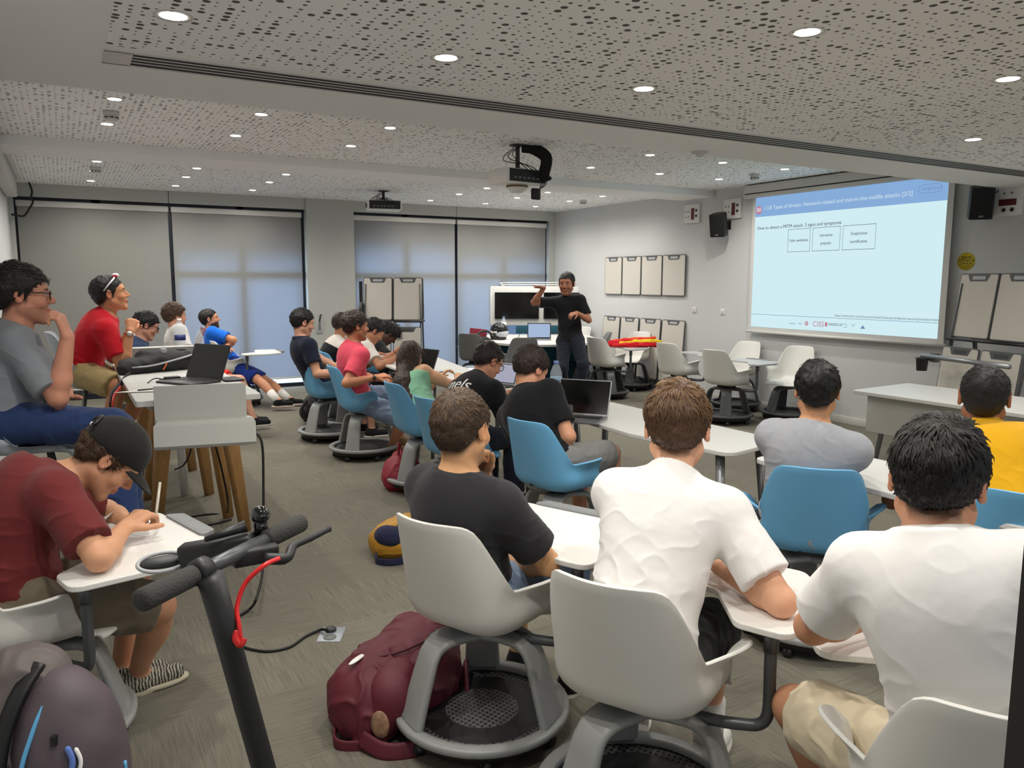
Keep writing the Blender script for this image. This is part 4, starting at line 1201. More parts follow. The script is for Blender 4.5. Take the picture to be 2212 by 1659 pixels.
# by the high table
PEOPLE['polo'] = person('man in spectacles and a grey polo shirt with a hand at his chin', at(48, 640, 3.70), at(22, 918, 3.66), (2, 0), 0,
    armR=(at(185, 880, 3.5), at(146, 728, 3.50)), armL=(at(60, 900, 3.9), at(118, 856, 3.72)), hands=('fist', 'hold'), handdir=(None, V(-.25, .05, .9)), palm=(None, V(-.8, .3, 0)), skin=(206, 144, 118), hair='short', hair_col=(30, 24, 24), streak=(84, 76, 72), hair_t=.024, h=.005, strands=1200, strand_len=.034,
    shirt=(T_pol, {}), collar=True, sleeve=.86, pants=P_jean, pant_len=1.9, wr=.004, seed=22, belly=.03, beard=.25, scale=1.06, legs=[(at(270, 905, 3.9), at(275, 1120, 3.9), 0), (at(262, 915, 3.6), at(262, 1130, 3.6), 0)])
PEOPLE['red'] = person('man in a red t-shirt with sunglasses on his head and clasped hands', at(238, 636, 5.9), at(180, 800, 5.95), (0, 8), 0,
    armR=(at(250, 800, 5.75), at(281, 716, 5.80)), armL=(at(280, 800, 6.0), at(284, 713, 6.0)), hands=('fist', 'fist'), handdir=(V(.2, -.5, .8), V(.2, .4, .8)), palm=(V(-.3, -.8, 0), V(-.3, .8, 0)), skin=(200, 138, 100), hair='short', hair_col=(22, 19, 20), hair_t=.014, h=.0055, strands=600, strand_len=.02, shirt=(T_red, {}), sleeve=.72, pants=P_khaki, pant_len=.95, seed=23, scale=1.03,
    legs=[(at(240, 820, 6.1), at(240, 960, 6.1), 0), (at(235, 830, 5.7), at(225, 960, 5.7), 0)])
PEOPLE['reader'] = person('dark-haired person in spectacles bowed behind the power panel of the high table', at(316, 704, 7.7), at(284, 828, 7.75), (4, -22), 0, skin=(196, 142, 118), hair='short', hair_col=(16, 14, 16), hair_t=.02, h=.0065, strands=500, strand_len=.03, shirt=(T_nav2, {}), sleeve=.66, pants=P_navy, pant_len=1.9, seed=24,
    armR=(at(310, 840, 7.7), at(345, 800, 7.8)), armL=(at(310, 840, 8.0), at(345, 800, 8.0)), fold=.03)
PEOPLE['curly'] = person('curly brown-haired person in a white t-shirt and red shorts behind the water bottle', at(378, 684, 8.3), at(425, 812, 8.25), (20, -2), 5, skin=(212, 158, 130), hair='curly', hair_col=(74, 54, 40), streak=(120, 92, 66), hair_t=.024, h=.0065, strands=700, strand_len=.03, curl=.7, shirt=(T_white, {}), sleeve=.66, pants=P_redp, pant_len=.75, seed=25, armR=(at(425, 840, 8.0), at(455, 800, 8.15)), armL=(at(425, 840, 8.6), at(455, 800, 8.4)),
    legs=[(at(540, 780, 8.5), at(545, 900, 8.6), 0), (at(535, 780, 8.1), at(548, 905, 8.2), 0)])
PEOPLE['blue'] = person('bearded man in a blue shirt with folded arms and outstretched legs', at(453, 690, 10.2), at(506, 790, 10.2), (-8, 8), -6, skin=(202, 142, 108), hair='short', hair_col=(26, 20, 18), hair_t=.012, h=.0065, strands=500, strand_len=.018, beard=.95, shirt=(T_blue, {}), sleeve=.7, pants=P_royal, pant_len=.9, seed=26,
    armR=(at(600, 752, 9.9), at(488, 756, 10.2)), armL=(at(600, 755, 10.3), at(492, 750, 9.95)), legs=[(at(600, 760, 10.3), at(634, 866, 10.2), -15), (at(590, 770, 9.9), at(618, 878, 9.8), -15)], shoes=(24, 24, 26), sole=(214, 190, 180), socks=(M_sock, .17))
# the speaker
PEOPLE['speaker'] = person('standing presenter in a black polo shirt gesturing with a raised hand', at(1224, 614, 10.6), at(1232, 738, 10.66), (222, -4), 226,
    armR=(at(1168, 665, 10.7), at(1175, 622, 10.45)), armL=(at(1285, 705, 10.6), at(1246, 676, 10.35)), hands=('relax', 'flat'), handdir=(at(1215, 684, 10.2) - at(1246, 676, 10.35), at(1150, 598, 10.3) - at(1178, 606, 10.4)), palm=(None, V(0, 0, -1)), skin=(170, 114, 88), hair='short', hair_col=(22, 18, 17), hair_t=.014, h=.006, strands=600, strand_len=.02, beard=.4, shirt=(T_black, dict(hem=.06)), collar=True, sleeve=.72, pants=P_navy, pant_len=1.93, shoes=(26, 24, 24), sole=(30, 28, 28), seed=27, scale=1.02, head_scale=1.22,
    legs=[(at(1262, 800, 10.3), at(1251, 855, 10.5), 236), (at(1215, 800, 10.3), at(1214, 850, 10.7), 228)])
for k in ('polo', 'reader', 'letters'): glasses(PEOPLE[k][0], PEOPLE[k][1], M_specs)
# ------------------------------------------------------------------ furniture, equipment and bags
M_tabletop = mat('table_laminate', (214, 213, 209), 0.4)
M_oak = mat('oak', (176, 132, 78), 0.5, var=0.18, vscale=9, stretch=(6, 6, 1), bump=0.05)
M_panelw = mat('folded_steel_white', (196, 196, 190), 0.45)
M_board = mat('whiteboard', (206, 200, 190), 0.22)
M_screenblk = mat('black_display', (12, 13, 14), 0.12, spec=0.6)
M_alu = mat('laptop_aluminium', (150, 152, 155), 0.35, 0.6)
M_keys = mat('keyboard_keys', (40, 41, 43), 0.5)
M_red = mat('red_plastic', (206, 36, 34), 0.4)
M_rubber = mat('grip_rubber', (58, 57, 55), 0.85, bump=0.9, bscale=260)
M_scoot = mat('scooter_matt_black', (34, 34, 35), 0.5)
M_paper = mat('paper', (236, 234, 230), 0.8)
M_pet = mat('clear_bottle', (225, 236, 244), 0.06, alpha=0.28, spec=0.9)
M_water = mat('bottle_label_pale', (150, 186, 214), 0.5)
M_navyl = mat('label_navy', (30, 44, 110), 0.5)
M_cable = mat('cable', (18, 18, 18), 0.5)
M_ink = mat('ink_black', (24, 24, 24), 0.6)
M_tray_d = mat('dark_bin', (60, 61, 62), 0.5)

def cable(name, label, pts, r=.004, m=None, n=8, parent=None):
    o = MB().tube(spline(pts, n), r, 8).put(name, m or M_cable, parent)
    if parent is None: tag(o, label, 'cable')
    return o

# ---- projection screen with its picture
t = thing('projection_screen', 'large pull-down projection screen showing a blue and white slide', 'projection screen', (XR - .07, 6.0, .98))
ox = -.0
MB().box((-.05, -1.34, 1.70), (.066, 1.44, 1.865), bev=.012).put('screen_case', M_trimw, t)
MB().box((-.052, -1.30, 1.748), (-.045, 1.42, 1.762)).put('case_slot', M_black, t)
M_cloth = mat('screen_cloth', (206, 204, 200), 0.8)
MB().box((-.002, -1.30, .02), (.002, 1.32, 1.74)).put('screen_cloth', M_cloth, t)
MB().tube([(0, -1.32, .012), (0, 1.34, .012)], .018, 10).put('bottom_bar', M_trimw, t)
M_slide = mat('slide_light', (0, 0, 0), 1.0, emit=(206, 234, 240), estr=1.14, spec=0)
M_head = mat('slide_header', (0, 0, 0), 1.0, emit=(138, 176, 222), estr=1.05, spec=0)
M_st = mat('slide_text', (0, 0, 0), 1.0, emit=(84, 96, 104), estr=.9, spec=0)
M_sw = mat('slide_white_text', (0, 0, 0), 1.0, emit=(222, 240, 250), estr=1.0, spec=0)
M_sp = mat('slide_grey_blue', (0, 0, 0), 1.0, emit=(120, 150, 190), estr=.95, spec=0)
M_sr = mat('slide_red', (0, 0, 0), 1.0, emit=(206, 130, 150), estr=.95, spec=0)
y0, y1, z0, z1 = -1.235, 1.27, .075, 1.70        # picture, local y to the left
def sl(u, v): return (y1 + (y0 - y1) * u, z0 + (z1 - z0) * v)
def quad(name, u0, v0, u1, v1, m, par, x):
    a = sl(u0, v0); b = sl(u1, v1)
    return MB().raw([(x, a[0], a[1]), (x, b[0], a[1]), (x, b[0], b[1]), (x, a[0], b[1])], [(0, 3, 2, 1)]).put(name, m, par)
pic = quad('projected_picture', 0, 0, 1, 1, M_slide, t, -.004)
quad('slide_header_band', 0, .853, 1, 1, M_head, pic, -.0055)
def stext(name, txt, u, v, size, m, bold=False, align='LEFT', par=pic):
    me = text_mesh(txt, size, bold, align)
    a = sl(u, v)
    me.transform(frame((0, -1, 0), (0, 0, 1), (-1, 0, 0), (-.007, a[0], a[1])))
    return put(name, me, m, par)
stext('slide_title', '1.3.8 Types of threats: Network-related and man-in-the-middle attacks [2/2]', .055, .915, .0645, M_sw)
stext('slide_question', 'How to detect a MITM attack: 3 signs and symptoms', .018, .765, .058, M_st, True)
for u0_, u1_, tx in ((.215, .345, ['Fake websites']), (.36, .51, ['Intrusive', 'popups']), (.525, .69, ['Suspicious', 'certificates'])):
    b = MB()
    (ya, za), (yb, zb) = sl(u0_, .575), sl(u1_, .74)
    b.tube([(-.006, ya, za), (-.006, yb, za), (-.006, yb, zb), (-.006, ya, zb)], .003, 4, closed=True)
    fr = b.put('slide_box', M_st, pic)
    for k, s in enumerate(tx):
        stext('slide_box_text', s, (u0_ + u1_) / 2, .6575 + (.026 if len(tx) > 1 else 0) - .055 * k, .050, M_st, True, 'CENTER', pic)
stext('slide_link', 'https://www.fool.com/the-ascent/small-business/endpoint-security/articles/mitm/', .505, .118, .0385, M_st)
for v in (.10,): quad('slide_rule', .0, v - .002, 1, v + .001, M_sp, pic, -.006)
stext('slide_logo_text', 'CISS', .385, .048, .088, M_sr, False)
stext('slide_logo_text', 'INDESCAT', .475, .052, .042, M_st, True)
stext('slide_logo_text', 'mix', .30, .046, .042, M_sp)
stext('slide_author', 'SergiCerezo', .893, .935, .043, M_sp, False)
lo = MB(); cy_, cz_ = sl(.925, .934)
lo.tube([(-.006, cy_ - .125 * math.copysign(abs(math.cos(a)) ** .6, math.cos(a)), cz_ + .042 * math.copysign(abs(math.sin(a)) ** .6, math.sin(a))) for a in np.linspace(0, 2 * PI, 28, endpoint=False)], .0022, 4, closed=True).put('slide_oval', M_sp, pic)
def disc(u, v, r, m, name, n=20):
    a = sl(u, v); MB().raw([(-.0065, a[0] + r * math.cos(2 * PI * k / n), a[1] + r * math.sin(2 * PI * k / n)) for k in range(n)], [tuple(reversed(range(n)))]).put(name, m, pic)
disc(.022, .905, .05, M_sr, 'slide_badge'); stext('slide_badge_text', '88', .022, .905, .07, M_sw, True, 'CENTER')
disc(.35, .05, .026, M_sr, 'slide_badge'); disc(.35, .05, .014, M_slide, 'slide_badge_centre')
a = sl(.655, .045); MB().raw([(-.0065, a[0] + .032, a[1] - .016), (-.0065, a[0] - .032, a[1] - .016), (-.0065, a[0], a[1] + .024)], [(0, 2, 1)]).put('slide_triangle', M_sp, pic)
quad('slide_logo_bar', .455, .036, .468, .066, M_sr, pic, -.006); quad('slide_logo_bar', .245, .04, .285, .044, M_sp, pic, -.006)
lo = MB(); a = sl(.605, .05); lo.tube([(-.0065, a[0] + .02, a[1] + .02), (-.0065, a[0], a[1] - .006), (-.0065, a[0] - .022, a[1] + .022)], .003, 4).put('slide_tick', M_sp, pic)
lo = MB(); a = sl(.565, .05); lo.tube([(-.0065, a[0] + .02 * math.cos(w), a[1] + .02 * math.sin(w)) for w in np.linspace(.5, 5.5, 14)], .0025, 4).put('slide_ring', M_sp, pic)

# ---- loudspeakers on the screen wall
def speaker(label, y, z, turn, panel):
    t = thing('loudspeaker', label, 'loudspeaker', (XR, y, z), (0, 0, 0))
    R_ = Matrix.Rotation(math.radians(turn), 4, 'Z') @ Matrix.Rotation(math.radians(-14), 4, 'Y')
    M = Matrix.Translation((-.17, 0, 0)) @ R_
    MB().prism(rpoly([(-.11, -.10), (.02, -.10), (.10, -.05), (.10, .05), (.02, .10), (-.11, .10)], .02), -.15, .15, M=M, bev=.012).put('cabinet', M_black, t)
    MB().box((-.118, -.088, -.135), (-.108, .088, .135), M=M, bev=.006).put('grille', mat('speaker_grille', (14, 14, 15), 0.8, bump=.5, bscale=600), t)
    MB().box((-.120, -.02, -.125), (-.117, .02, -.108), M=M).put('badge', M_grey, t)
    MB().box((-.08, -.025, -.03), (0, .025, .03), bev=.008).box((-.01, -.04, -.06), (0, .04, .06)).put('wall_bracket', M_black, t)
    return t
speaker('small black loudspeaker on the wall left of the projection screen', 7.80, 2.38, 25, None)
speaker('black loudspeaker on the wall right of the projection screen', 4.38, 2.385, 38, None)
cable('speaker_cable', 'black cable from the right loudspeaker up into the ceiling', [(XR - .06, 4.34, 2.45), (XR - .03, 4.30, 2.50), (XR - .01, 4.38, 2.56), (XR - .02, 4.50, 2.60)], .006)
def wall_panel(label, y, z, turn=0):
    t = thing('connection_panel', label, 'wall panel', (XR, y, z), (turn, 0, 0), 'connection panels on the screen wall')
    MB().box((-.035, -.15, -.13), (0, .15, .13), bev=.006).put('box', M_white, t)
    MB().box((-.038, -.055, -.085), (-.034, .005, .075)).put('red_socket_strip', mat('socket_red', (92, 26, 28), .5), t)
    for k in range(2):
        MB().lathe([(.022, 0), (.022, .004), (.012, .004), (.012, .001), (0, .001)], 16, M=frame((0, 1, 0), (0, 0, 1), (-1, 0, 0), (-.034, -.095, .04 - .075 * k))).put('socket', M_grey, t)
    for k in range(4):
        MB().box((-.037, .05 + .05 * (k % 2), -.05 + .07 * (k // 2)), (-.034, .068 + .05 * (k % 2), -.03 + .07 * (k // 2))).put('port', M_grey, t)
wall_panel('white connection panel with red socket strip above the wall boards', 8.49, 2.575)
wall_panel('white connection panel behind the left loudspeaker', 7.72, 2.585)
wall_panel('white connection panel behind the right loudspeaker', 4.20, 2.40, PI / 2)
def switch(label, p, ax):
    t = thing('light_switch', label, 'switch', p, (0, 0, ax))
    MB().box((-.04, -.011, -.04), (.04, 0, .04), bev=.004).put('plate', M_white, t)
    MB().box((-.022, -.015, -.026), (.022, -.010, .026), bev=.002).put('rocker', M_trimw, t)
switch('white wall switch just right of the upper wall boards', (XR, 8.40, 1.23), -PI / 2)
switch('white wall switch below the left loudspeaker', (XR, 7.85, 1.22), -PI / 2)
t = thing('round_sticker', 'round yellow notice sticker with black lettering on the wall', 'sticker', (XR - .001, 4.571, 1.835))
MB().lathe([(0, 0), (.088, 0), (.088, .002), (0, .002)], 36, M=frame((0, -1, 0), (0, 0, 1), (-1, 0, 0), (0, 0, 0))).put('disc', mat('sticker_yellow', (206, 184, 40), .5), t)
for k, s in enumerate(('SERVEI', 'TÈCNIC A', "L'AULA")):
    me = text_mesh(s, .034, True, 'CENTER'); me.transform(frame((0, -1, 0), (0, 0, 1), (-1, 0, 0), (-.0035, 0, .036 - .029 * k))); put('lettering', me, M_ink, t)
for k in range(3): MB().box((-.0035, -.055 + .012 * k, -.046 - .010 * k), (-.003, .055 - .012 * k, -.043 - .010 * k)).put('small_print', mat('print_olive', (120, 106, 20), .6), t)

# ---- clip boards: white board with grey edge and a handle slot
def flip_board(name, label, w, h, loc, M, group=None, parent=None, pockets=True):
    """local: x right, y up, z towards the viewer; origin at the bottom centre"""
    if parent is None:
        t = thing(name, label, 'whiteboard', loc, (0, 0, 0), group)
    else:
        t = parent
    edge = MB().prism(rrect(-w / 2, 0, w / 2, h, .03), -.012, .004, M=M, bev=.003).put('edge_frame', M_grey_e, t)
    c = .30 * w
    face = [(-w / 2 + .012, .025), (-w / 2 + .025, .012), (w / 2 - .025, .012), (w / 2 - .012, .025), (w / 2 - .012, h - .025), (w / 2 - .025, h - .012), (c * .95, h - .012), (c * .72, h - .075), (-c * .72, h - .075), (-c * .95, h - .012), (-w / 2 + .025, h - .012), (-w / 2 + .012, h - .025)]
    MB().prism(face, .004, .0065, M=M).put('white_face', M_board, t)
    MB().prism(rrect(-c * .55, h - .058, c * .55, h - .026, .014), .004, .0062, M=M).put('handle_slot', M_slot, t)
    return t
M_grey_e = mat('board_edge', (86, 87, 86), 0.5)
M_slot = mat('board_slot', (176, 178, 180), 0.5)
M_slotd = mat('board_slot_dark', (60, 61, 62), 0.5)
wallM = frame((0, -1, 0), (0, 0, 1), (-1, 0, 0), (0, 0, 0))
yb = [10.51, 10.045, 9.57, 9.08, 8.575]
names = ['leftmost', 'second from left', 'third from left', 'rightmost']
for k in range(4):
    w = yb[k] - yb[k + 1]
    t = flip_board('hanging_whiteboard', '%s of the four upper whiteboards hanging on the wall' % names[k], w - .012, .60, (XR - .03, (yb[k] + yb[k + 1]) / 2, 1.417), wallM, 'upper row of wall whiteboards')
    MB().box((.012, -.08, .50), (.03, .08, .54)).put('wall_hook', M_dark, t)
yb2 = [10.54, 10.07, 9.59, 9.07, 8.545]
for k in range(4):
    w = yb2[k] - yb2[k + 1]
    LM = wallM @ Matrix.Rotation(math.radians(-4), 4, 'X')
    t = flip_board('leaning_whiteboard', '%s of the four lower whiteboards behind the white chairs' % names[k], w - (.03 if k else .02), .92, (XR - .085, (yb2[k] + yb2[k + 1]) / 2, .15), LM, 'lower row of wall whiteboards')
    MB().box((-.02, -.17, -.15), (.05, -.13, .02)).box((-.02, .13, -.15), (.05, .17, .02)).box((-.03, -.19, -.006), (.06, .19, .004)).put('floor_rest', M_grey_e, t)

# ---- mobile board stands
def board_stand(label, origin, xdir, w, top, lower_h, clip=False):
    o = np.array(origin, float); x = nrm(xdir); z = V(0, 0, 1); n = np.cross(x, z)     # n faces the viewer
    t = thing('mobile_board_stand', label, 'whiteboard stand', o)
    tilt = math.radians(-7)
    B = frame(x, z, n, V(0, 0, 0))
    H = top - .62
    for k in range(2):
        cx = (k - .5) * w
        for side, sg in ((1, 'f'), (-1, 'b')):
            if side == -1 and k == 0: pass
            M = B @ Matrix.Translation((cx, top - .62, side * .12)) @ Matrix.Rotation(-tilt * -side * -1 if False else tilt * side, 4, 'X')
            if side == -1: M = B @ Matrix.Translation((cx, top - .62, -.12)) @ Matrix.Rotation(PI, 4, 'Y') @ Matrix.Rotation(tilt, 4, 'X')
            bo = MB().prism(rrect(-w / 2 + .006, 0, w / 2 - .006, .60, .03), -.012, .004, M=M, bev=.003).put('board', M_grey_e, t)
            c = .30 * w; h = .60; ww = w - .012
            face = [(-ww / 2 + .012, .025), (-ww / 2 + .025, .012), (ww / 2 - .025, .012), (ww / 2 - .012, .025), (ww / 2 - .012, h - .025), (ww / 2 - .025, h - .012), (c * .95, h - .012), (c * .72, h - .075), (-c * .72, h - .075), (-c * .95, h - .012), (-ww / 2 + .025, h - .012), (-ww / 2 + .012, h - .025)]
            MB().prism(face, .004, .0065, M=M).put('white_face', M_board, bo)
            MB().prism(rrect(-c * .55, h - .058, c * .55, h - .026, .014), .0045, .0066, M=M).put('handle_slot', M_slot, bo)
    for side in (1, -1):
        for s in (-1, 1):
            f_ = lambda X_, Y_, Z_: x * X_ + z * Y_ + n * Z_
            MB().tube([f_(s * w * .93, .06, side * .30), f_(s * w * .93, top - .62, side * .125), f_(s * w * .90, top - .12, side * .05)], 1.0, 8, flat=(.012, .022), up=x).put('leg', M_grey_e, t)
            MB().lathe([(0, -.02), (.03, -.02), (.03, .02), (0, .02)], 14, M=frame(z, n, x, f_(s * w * .93, .03, side * .30))).put('caster', M_black, t)
        MB().tube([f_(-w * 1.0, top - .635, side * .145), f_(w * 1.0, top - .635, side * .145)], 1.0, 8, flat=(.014, .03), up=z).put('rail', M_black if side == 1 else M_grey_e, t)
        MB().tube([f_(-w * .95, .08, side * .30), f_(w * .95, .08, side * .30)], .014, 8).put('foot_bar', M_grey_e, t)
    for k in range(2):
        M = B @ Matrix.Translation(((k - .5) * w, .14, .30)) @ Matrix.Rotation(tilt, 4, 'X')
        bo = MB().prism(rrect(-w / 2 + .01, 0, w / 2 - .01, lower_h, .03), -.012, .004, M=M, bev=.003).put('board', M_grey_e, t)
        c = .30 * w; h = lower_h; ww = w - .02
        face = [(-ww / 2 + .012, .025), (-ww / 2 + .025, .012), (ww / 2 - .025, .012), (ww / 2 - .012, .025), (ww / 2 - .012, h - .025), (ww / 2 - .025, h - .012), (c * .95, h - .012), (c * .72, h - .075), (-c * .72, h - .075), (-c * .95, h - .012), (-ww / 2 + .025, h - .012), (-ww / 2 + .012, h - .025)]
        MB().prism(face, .004, .0065, M=M).put('white_face', M_board, bo)
        MB().prism(rrect(-c * .55, h - .058, c * .55, h - .026, .014), .0045, .0066, M=M).put('handle_slot', M_slotd, bo)
    return t, (lambda X_, Y_, Z_: x * X_ + z * Y_ + n * Z_)
bs1, f1 = board_stand('mobile stand with four whiteboards in front of the window blinds', V(4.06, 10.45, 0), V(.87, -.49, 0), .42, 1.70, .86)
MB().lathe([(.055, -.02), (.075, -.02), (.075, .02), (.055, .02)], 24, M=frame(f1(0, 1, 0), f1(0, 0, 1), f1(1, 0, 0), f1(-.44, 1.26, .12))).put('roll_ring', M_grey_e, bs1)
MB().box((-.02, -.02, 0), (.02, .02, .5), M=frame(f1(1, 0, 0), f1(0, 0, 1), f1(0, 1, 0), f1(-.45, 1.12, .05))).put('side_post', M_black, bs1)
bs2, f2 = board_stand('mobile stand with whiteboards at the right edge beside the yellow sticker', V(7.30, 3.92, 0), V(-.30, -.95, 0), .46, 1.735, .90)
MB().tube([f2(-.45, .94, .42), f2(.55, .94, .42)], .022, 12).put('shelf_rail', M_alu, bs2)
MB().box((-.03, -.03, -.06), (.03, .03, .02), M=frame(f2(1, 0, 0), f2(0, 0, 1), f2(0, 1, 0), f2(-.33, .95, .38))).put('rail_bracket', M_grey_e, bs2)
MB().box((-.03, -.03, -.14), (.03, .03, .02), M=frame(f2(1, 0, 0), f2(0, 0, 1), f2(0, 1, 0), f2(.22, .92, .40))).put('rail_bracket', M_grey_e, bs2)
t = thing('marker_cup', 'dark grey marker cup hanging from the rail of the right board stand', 'cup', V(7.30, 3.92, 0) + f2(-.43, .80, .43))
MB().lathe([(0, 0), (.045, 0), (.055, .115), (.065, .115), (.065, .122), (.050, .122), (.040, .006), (0, .006)], 24).put('cup', M_tray_d, t)
MB().box((-.01, -.066, .10), (.01, -.05, .135)).put('hook', M_tray_d, t)

# ---- ceiling equipment
t = thing('air_vent', 'long slotted air vent across the low ceiling', 'air vent', (4.0, 3.575, ZN))
MB().box((-3.80, -.105, -.004), (3.8, -.092, 0.0)).box((-3.80, .092, -.004), (3.8, .105, 0.0)).box((-3.80, -.1, -.004), (-3.70, .1, 0)).put('frame', M_trimw, t)
MB().box((-3.70, -.092, -.001), (3.8, .092, -.0002)).put('dark_slots', mat('vent_dark', (26, 25, 24), .8), t)
for k in range(3): MB().box((-3.70, -.051 + .046 * k, -.003), (3.8, -.041 + .046 * k, -.001)).put('slat', M_trimw, t)
def projector(label, top, heading, s, zbody, dome):
    a = math.radians(heading)
    t = thing('ceiling_projector', label, 'projector', top, (0, 0, a))
    MB().lathe([(0, -.0), (.075, 0), (.075, -.012), (.02, -.016), (.02, -zbody + .06), (.05, -zbody + .05), (.0, -zbody + .05)], 18).box((-.10, -.03, -zbody + .03), (.10, .03, -zbody + .05), bev=.006).put('ceiling_mount', M_dark, t)
    z = -zbody
    MB().box((-s * .5, -s * .36, z - .10), (s * .5, s * .36, z + .03), bev=.015).put('projector_body', M_white, t)
    MB().box((-s * .46, -s * .37, z - .088), (s * .46, -s * .35, z + .022), bev=.006).put('rear_connector_panel', mat('connector_black', (26, 27, 28), .5), t)
    for k in range(6): MB().box((-s * .35 + k * .05, -s * .375, z - .06), (-s * .35 + k * .05 + .028, -s * .368, z - .045)).put('port', M_grey, t)
    for k in range(3): MB().tube(spline([(.02 - .03 * k, -.01, -.02), (-.10 - .05 * k, -.06, -.10 - .03 * k), (-.05 + .04 * k, -s * .33, z + .06), (.05 + .05 * k, -s * .40, z - .02)], 8), .004, 6).put('cable', M_cable, t)
    if dome:
        MB().lathe([(0, z - .175), (.05, z - .17), (.085, z - .14), (.095, z - .115), (.095, z - .10), (0, z - .10)], 26, c=(-.02, -.02, 0)).put('lens_dome', M_white, t)
        MB().lathe([(.097, z - .125), (.1, z - .125), (.1, z - .108), (.097, z - .108)], 26, c=(-.02, -.02, 0)).put('dome_band', mat('amber_band', (120, 96, 60), .5), t)
        MB().tube(spline([(.02, -.05, -.02), (.14, -.06, -.03), (.20, -s * .38, -.12), (.16, -s * .42, z - .02), (.20, -s * .40, z - .06)], 8), 1.0, 10, flat=(.055, .018)).put('cable_sleeve', mat('cable_sleeve', (22, 22, 23), .9), t)
        MB().box((.02, -s * .44, z - .24), (.12, -s * .40, z - .14), bev=.015).put('power_brick', M_black, t)
        for k in range(4): MB().tube(spline([(.10 + .03 * k, -s * .41, z - .02), (.18 - .02 * k, -s * .46, z - .09), (.06 + .015 * k, -s * .43, z - .17)], 8), .0035, 6).put('cable', M_cable, t)
    else:
        MB().lathe([(0, 0), (.035, 0), (.035, .01), (.026, .012), (0, .006)], 18, M=frame((0, 1, 0), (0, 0, 1), (-1, 0, 0), (-s * .5, s * .05, z - .03))).put('side_lens', M_black, t)
    return t
projector('ceiling projector hanging with a tangle of black cables in mid room', on_z(1112, 312, ZC) + V(.03, 0, 0), 6, .44, .26, True)
projector('smaller white ceiling projector in front of the window blinds', on_z(828, 412, ZC), -14, .46, .17, False)
def detector(label, x, y, z):
    t = thing('smoke_detector', label, 'smoke detector', (x, y, z))
    MB().lathe([(0, 0), (.056, 0), (.056, -.025), (.05, -.03), (0, -.03)], 24).put('base', M_trimw, t)
    MB().lathe([(.048, -.03), (.05, -.04), (.046, -.062), (.03, -.068), (0, -.068)], 24).put('dome', M_trimw, t)
    for k in range(8):
        w = k * PI / 4; MB().box((-.013, -.003, -.008), (.013, .003, .002), M=Matrix.Rotation(w, 4, 'Z') @ Matrix.Translation((0, .047, -.044))).put('slot', M_dark, t)
detector('smoke detector on the left of the middle ceiling panel', .40, 6.64, ZC - .002)
detector('smoke detector near the top left corner of the projection screen', 7.03, 6.65, ZC - .002)
detector('smoke detector on the left of the ceiling panel by the windows', .41, 9.93, ZC - .002)
detector('smoke detector on the right of the ceiling panel by the windows', 7.0, 10.05, ZC - .002)
t = thing('motion_sensor', 'small motion sensor on the smooth beam of the ceiling', 'sensor', (3.81, 4.10, ZN))
MB().lathe([(0, 0), (.06, 0), (.055, -.012), (.03, -.014), (0, -.014)], 24).put('base', M_trimw, t); MB().ball((0, 0, -.012), (.032, .032, .028), 8).put('lens', M_trimw, t)
# left wall screen case and cord
t = thing('wall_screen_case', 'white rolled-up screen case high on the left wall', 'screen case', (XL, 9.2, 2.72))
MB().box((0.001, -2.6, -.09), (.13, 2.3, .09), bev=.02).put('case', M_trimw, t); MB().box((.001, 2.3, -.085), (.125, 2.32, .085)).put('end_cap', M_grey, t)
cable('ceiling_cable', 'thin black cable hanging below the ceiling in the left window corner', [on_y(62, 393, 11.9), on_y(69, 412, 11.9), on_y(67, 428, 11.9), on_y(71, 436, 11.9), on_y(64, 450, 11.9), on_y(56, 462, 11.9), on_y(48, 467, 11.9), on_y(24, 463, 11.9)], .012)
# plate on the window pillar
t = thing('pillar_control', 'grey control plate with a black handle on the window pillar', 'control', (3.43, YF - .06, .93))
MB().box((-.05, -.012, -.11), (.05, 0, .11), bev=.004).put('plate', M_slot, t); MB().box((-.012, -.03, -.05), (.012, -.01, .10), bev=.004).put('plate_inset', M_grey, t); MB().tube([(0, -.03, .08), (.01, -.04, .16), (.03, -.035, .18)], .012, 8).put('handle', M_black, t)

# ---- tables
def std_table(label, poly, z, legs, mat_top=None, group=None, name='classroom_table', thick=.026):
    c = np.mean(np.array(poly), 0)
    t = thing(name, label, 'table', (c[0], c[1], 0), 0, group)
    MB().prism([(x - c[0], y - c[1]) for x, y in poly], z - thick, z, bev=.005).put('table_top', mat_top or M_tabletop, t)
    for (ax, ay, bx, by) in legs:
        MB().tube([(ax - c[0], ay - c[1], z - thick), (bx - c[0], by - c[1], .0)], [.026, .017], 14).put('leg', M_steel, t)
    return t
def skirt(t, a, b, z0, z1): MB().box(a, b, bev=.004).put('modesty_panel', M_panelw, t)
GT = 'white classroom tables in the rows'
std_table('white table with rounded corners under the open grey laptop', rpoly([(2.98, 2.90), (3.50, 3.02), (3.50, 4.72), (3.0, 4.80), (2.90, 4.2), (2.86, 3.6)], .09), .74, [(3.02, 3.02, 2.98, 2.94), (3.42, 3.12, 3.46, 3.06), (3.02, 4.62, 2.98, 4.70), (3.42, 4.58, 3.46, 4.66)], None, GT)
std_table('white table in front of the person in the grey t-shirt', rpoly([(3.02, 1.45), (3.58, 1.45), (3.56, 2.78), (3.02, 2.80)], .07), .735, [(3.08, 1.55, 3.04, 1.5), (3.5, 1.55, 3.54, 1.5), (3.08, 2.68, 3.05, 2.74), (3.5, 2.66, 3.53, 2.72)], None, GT)
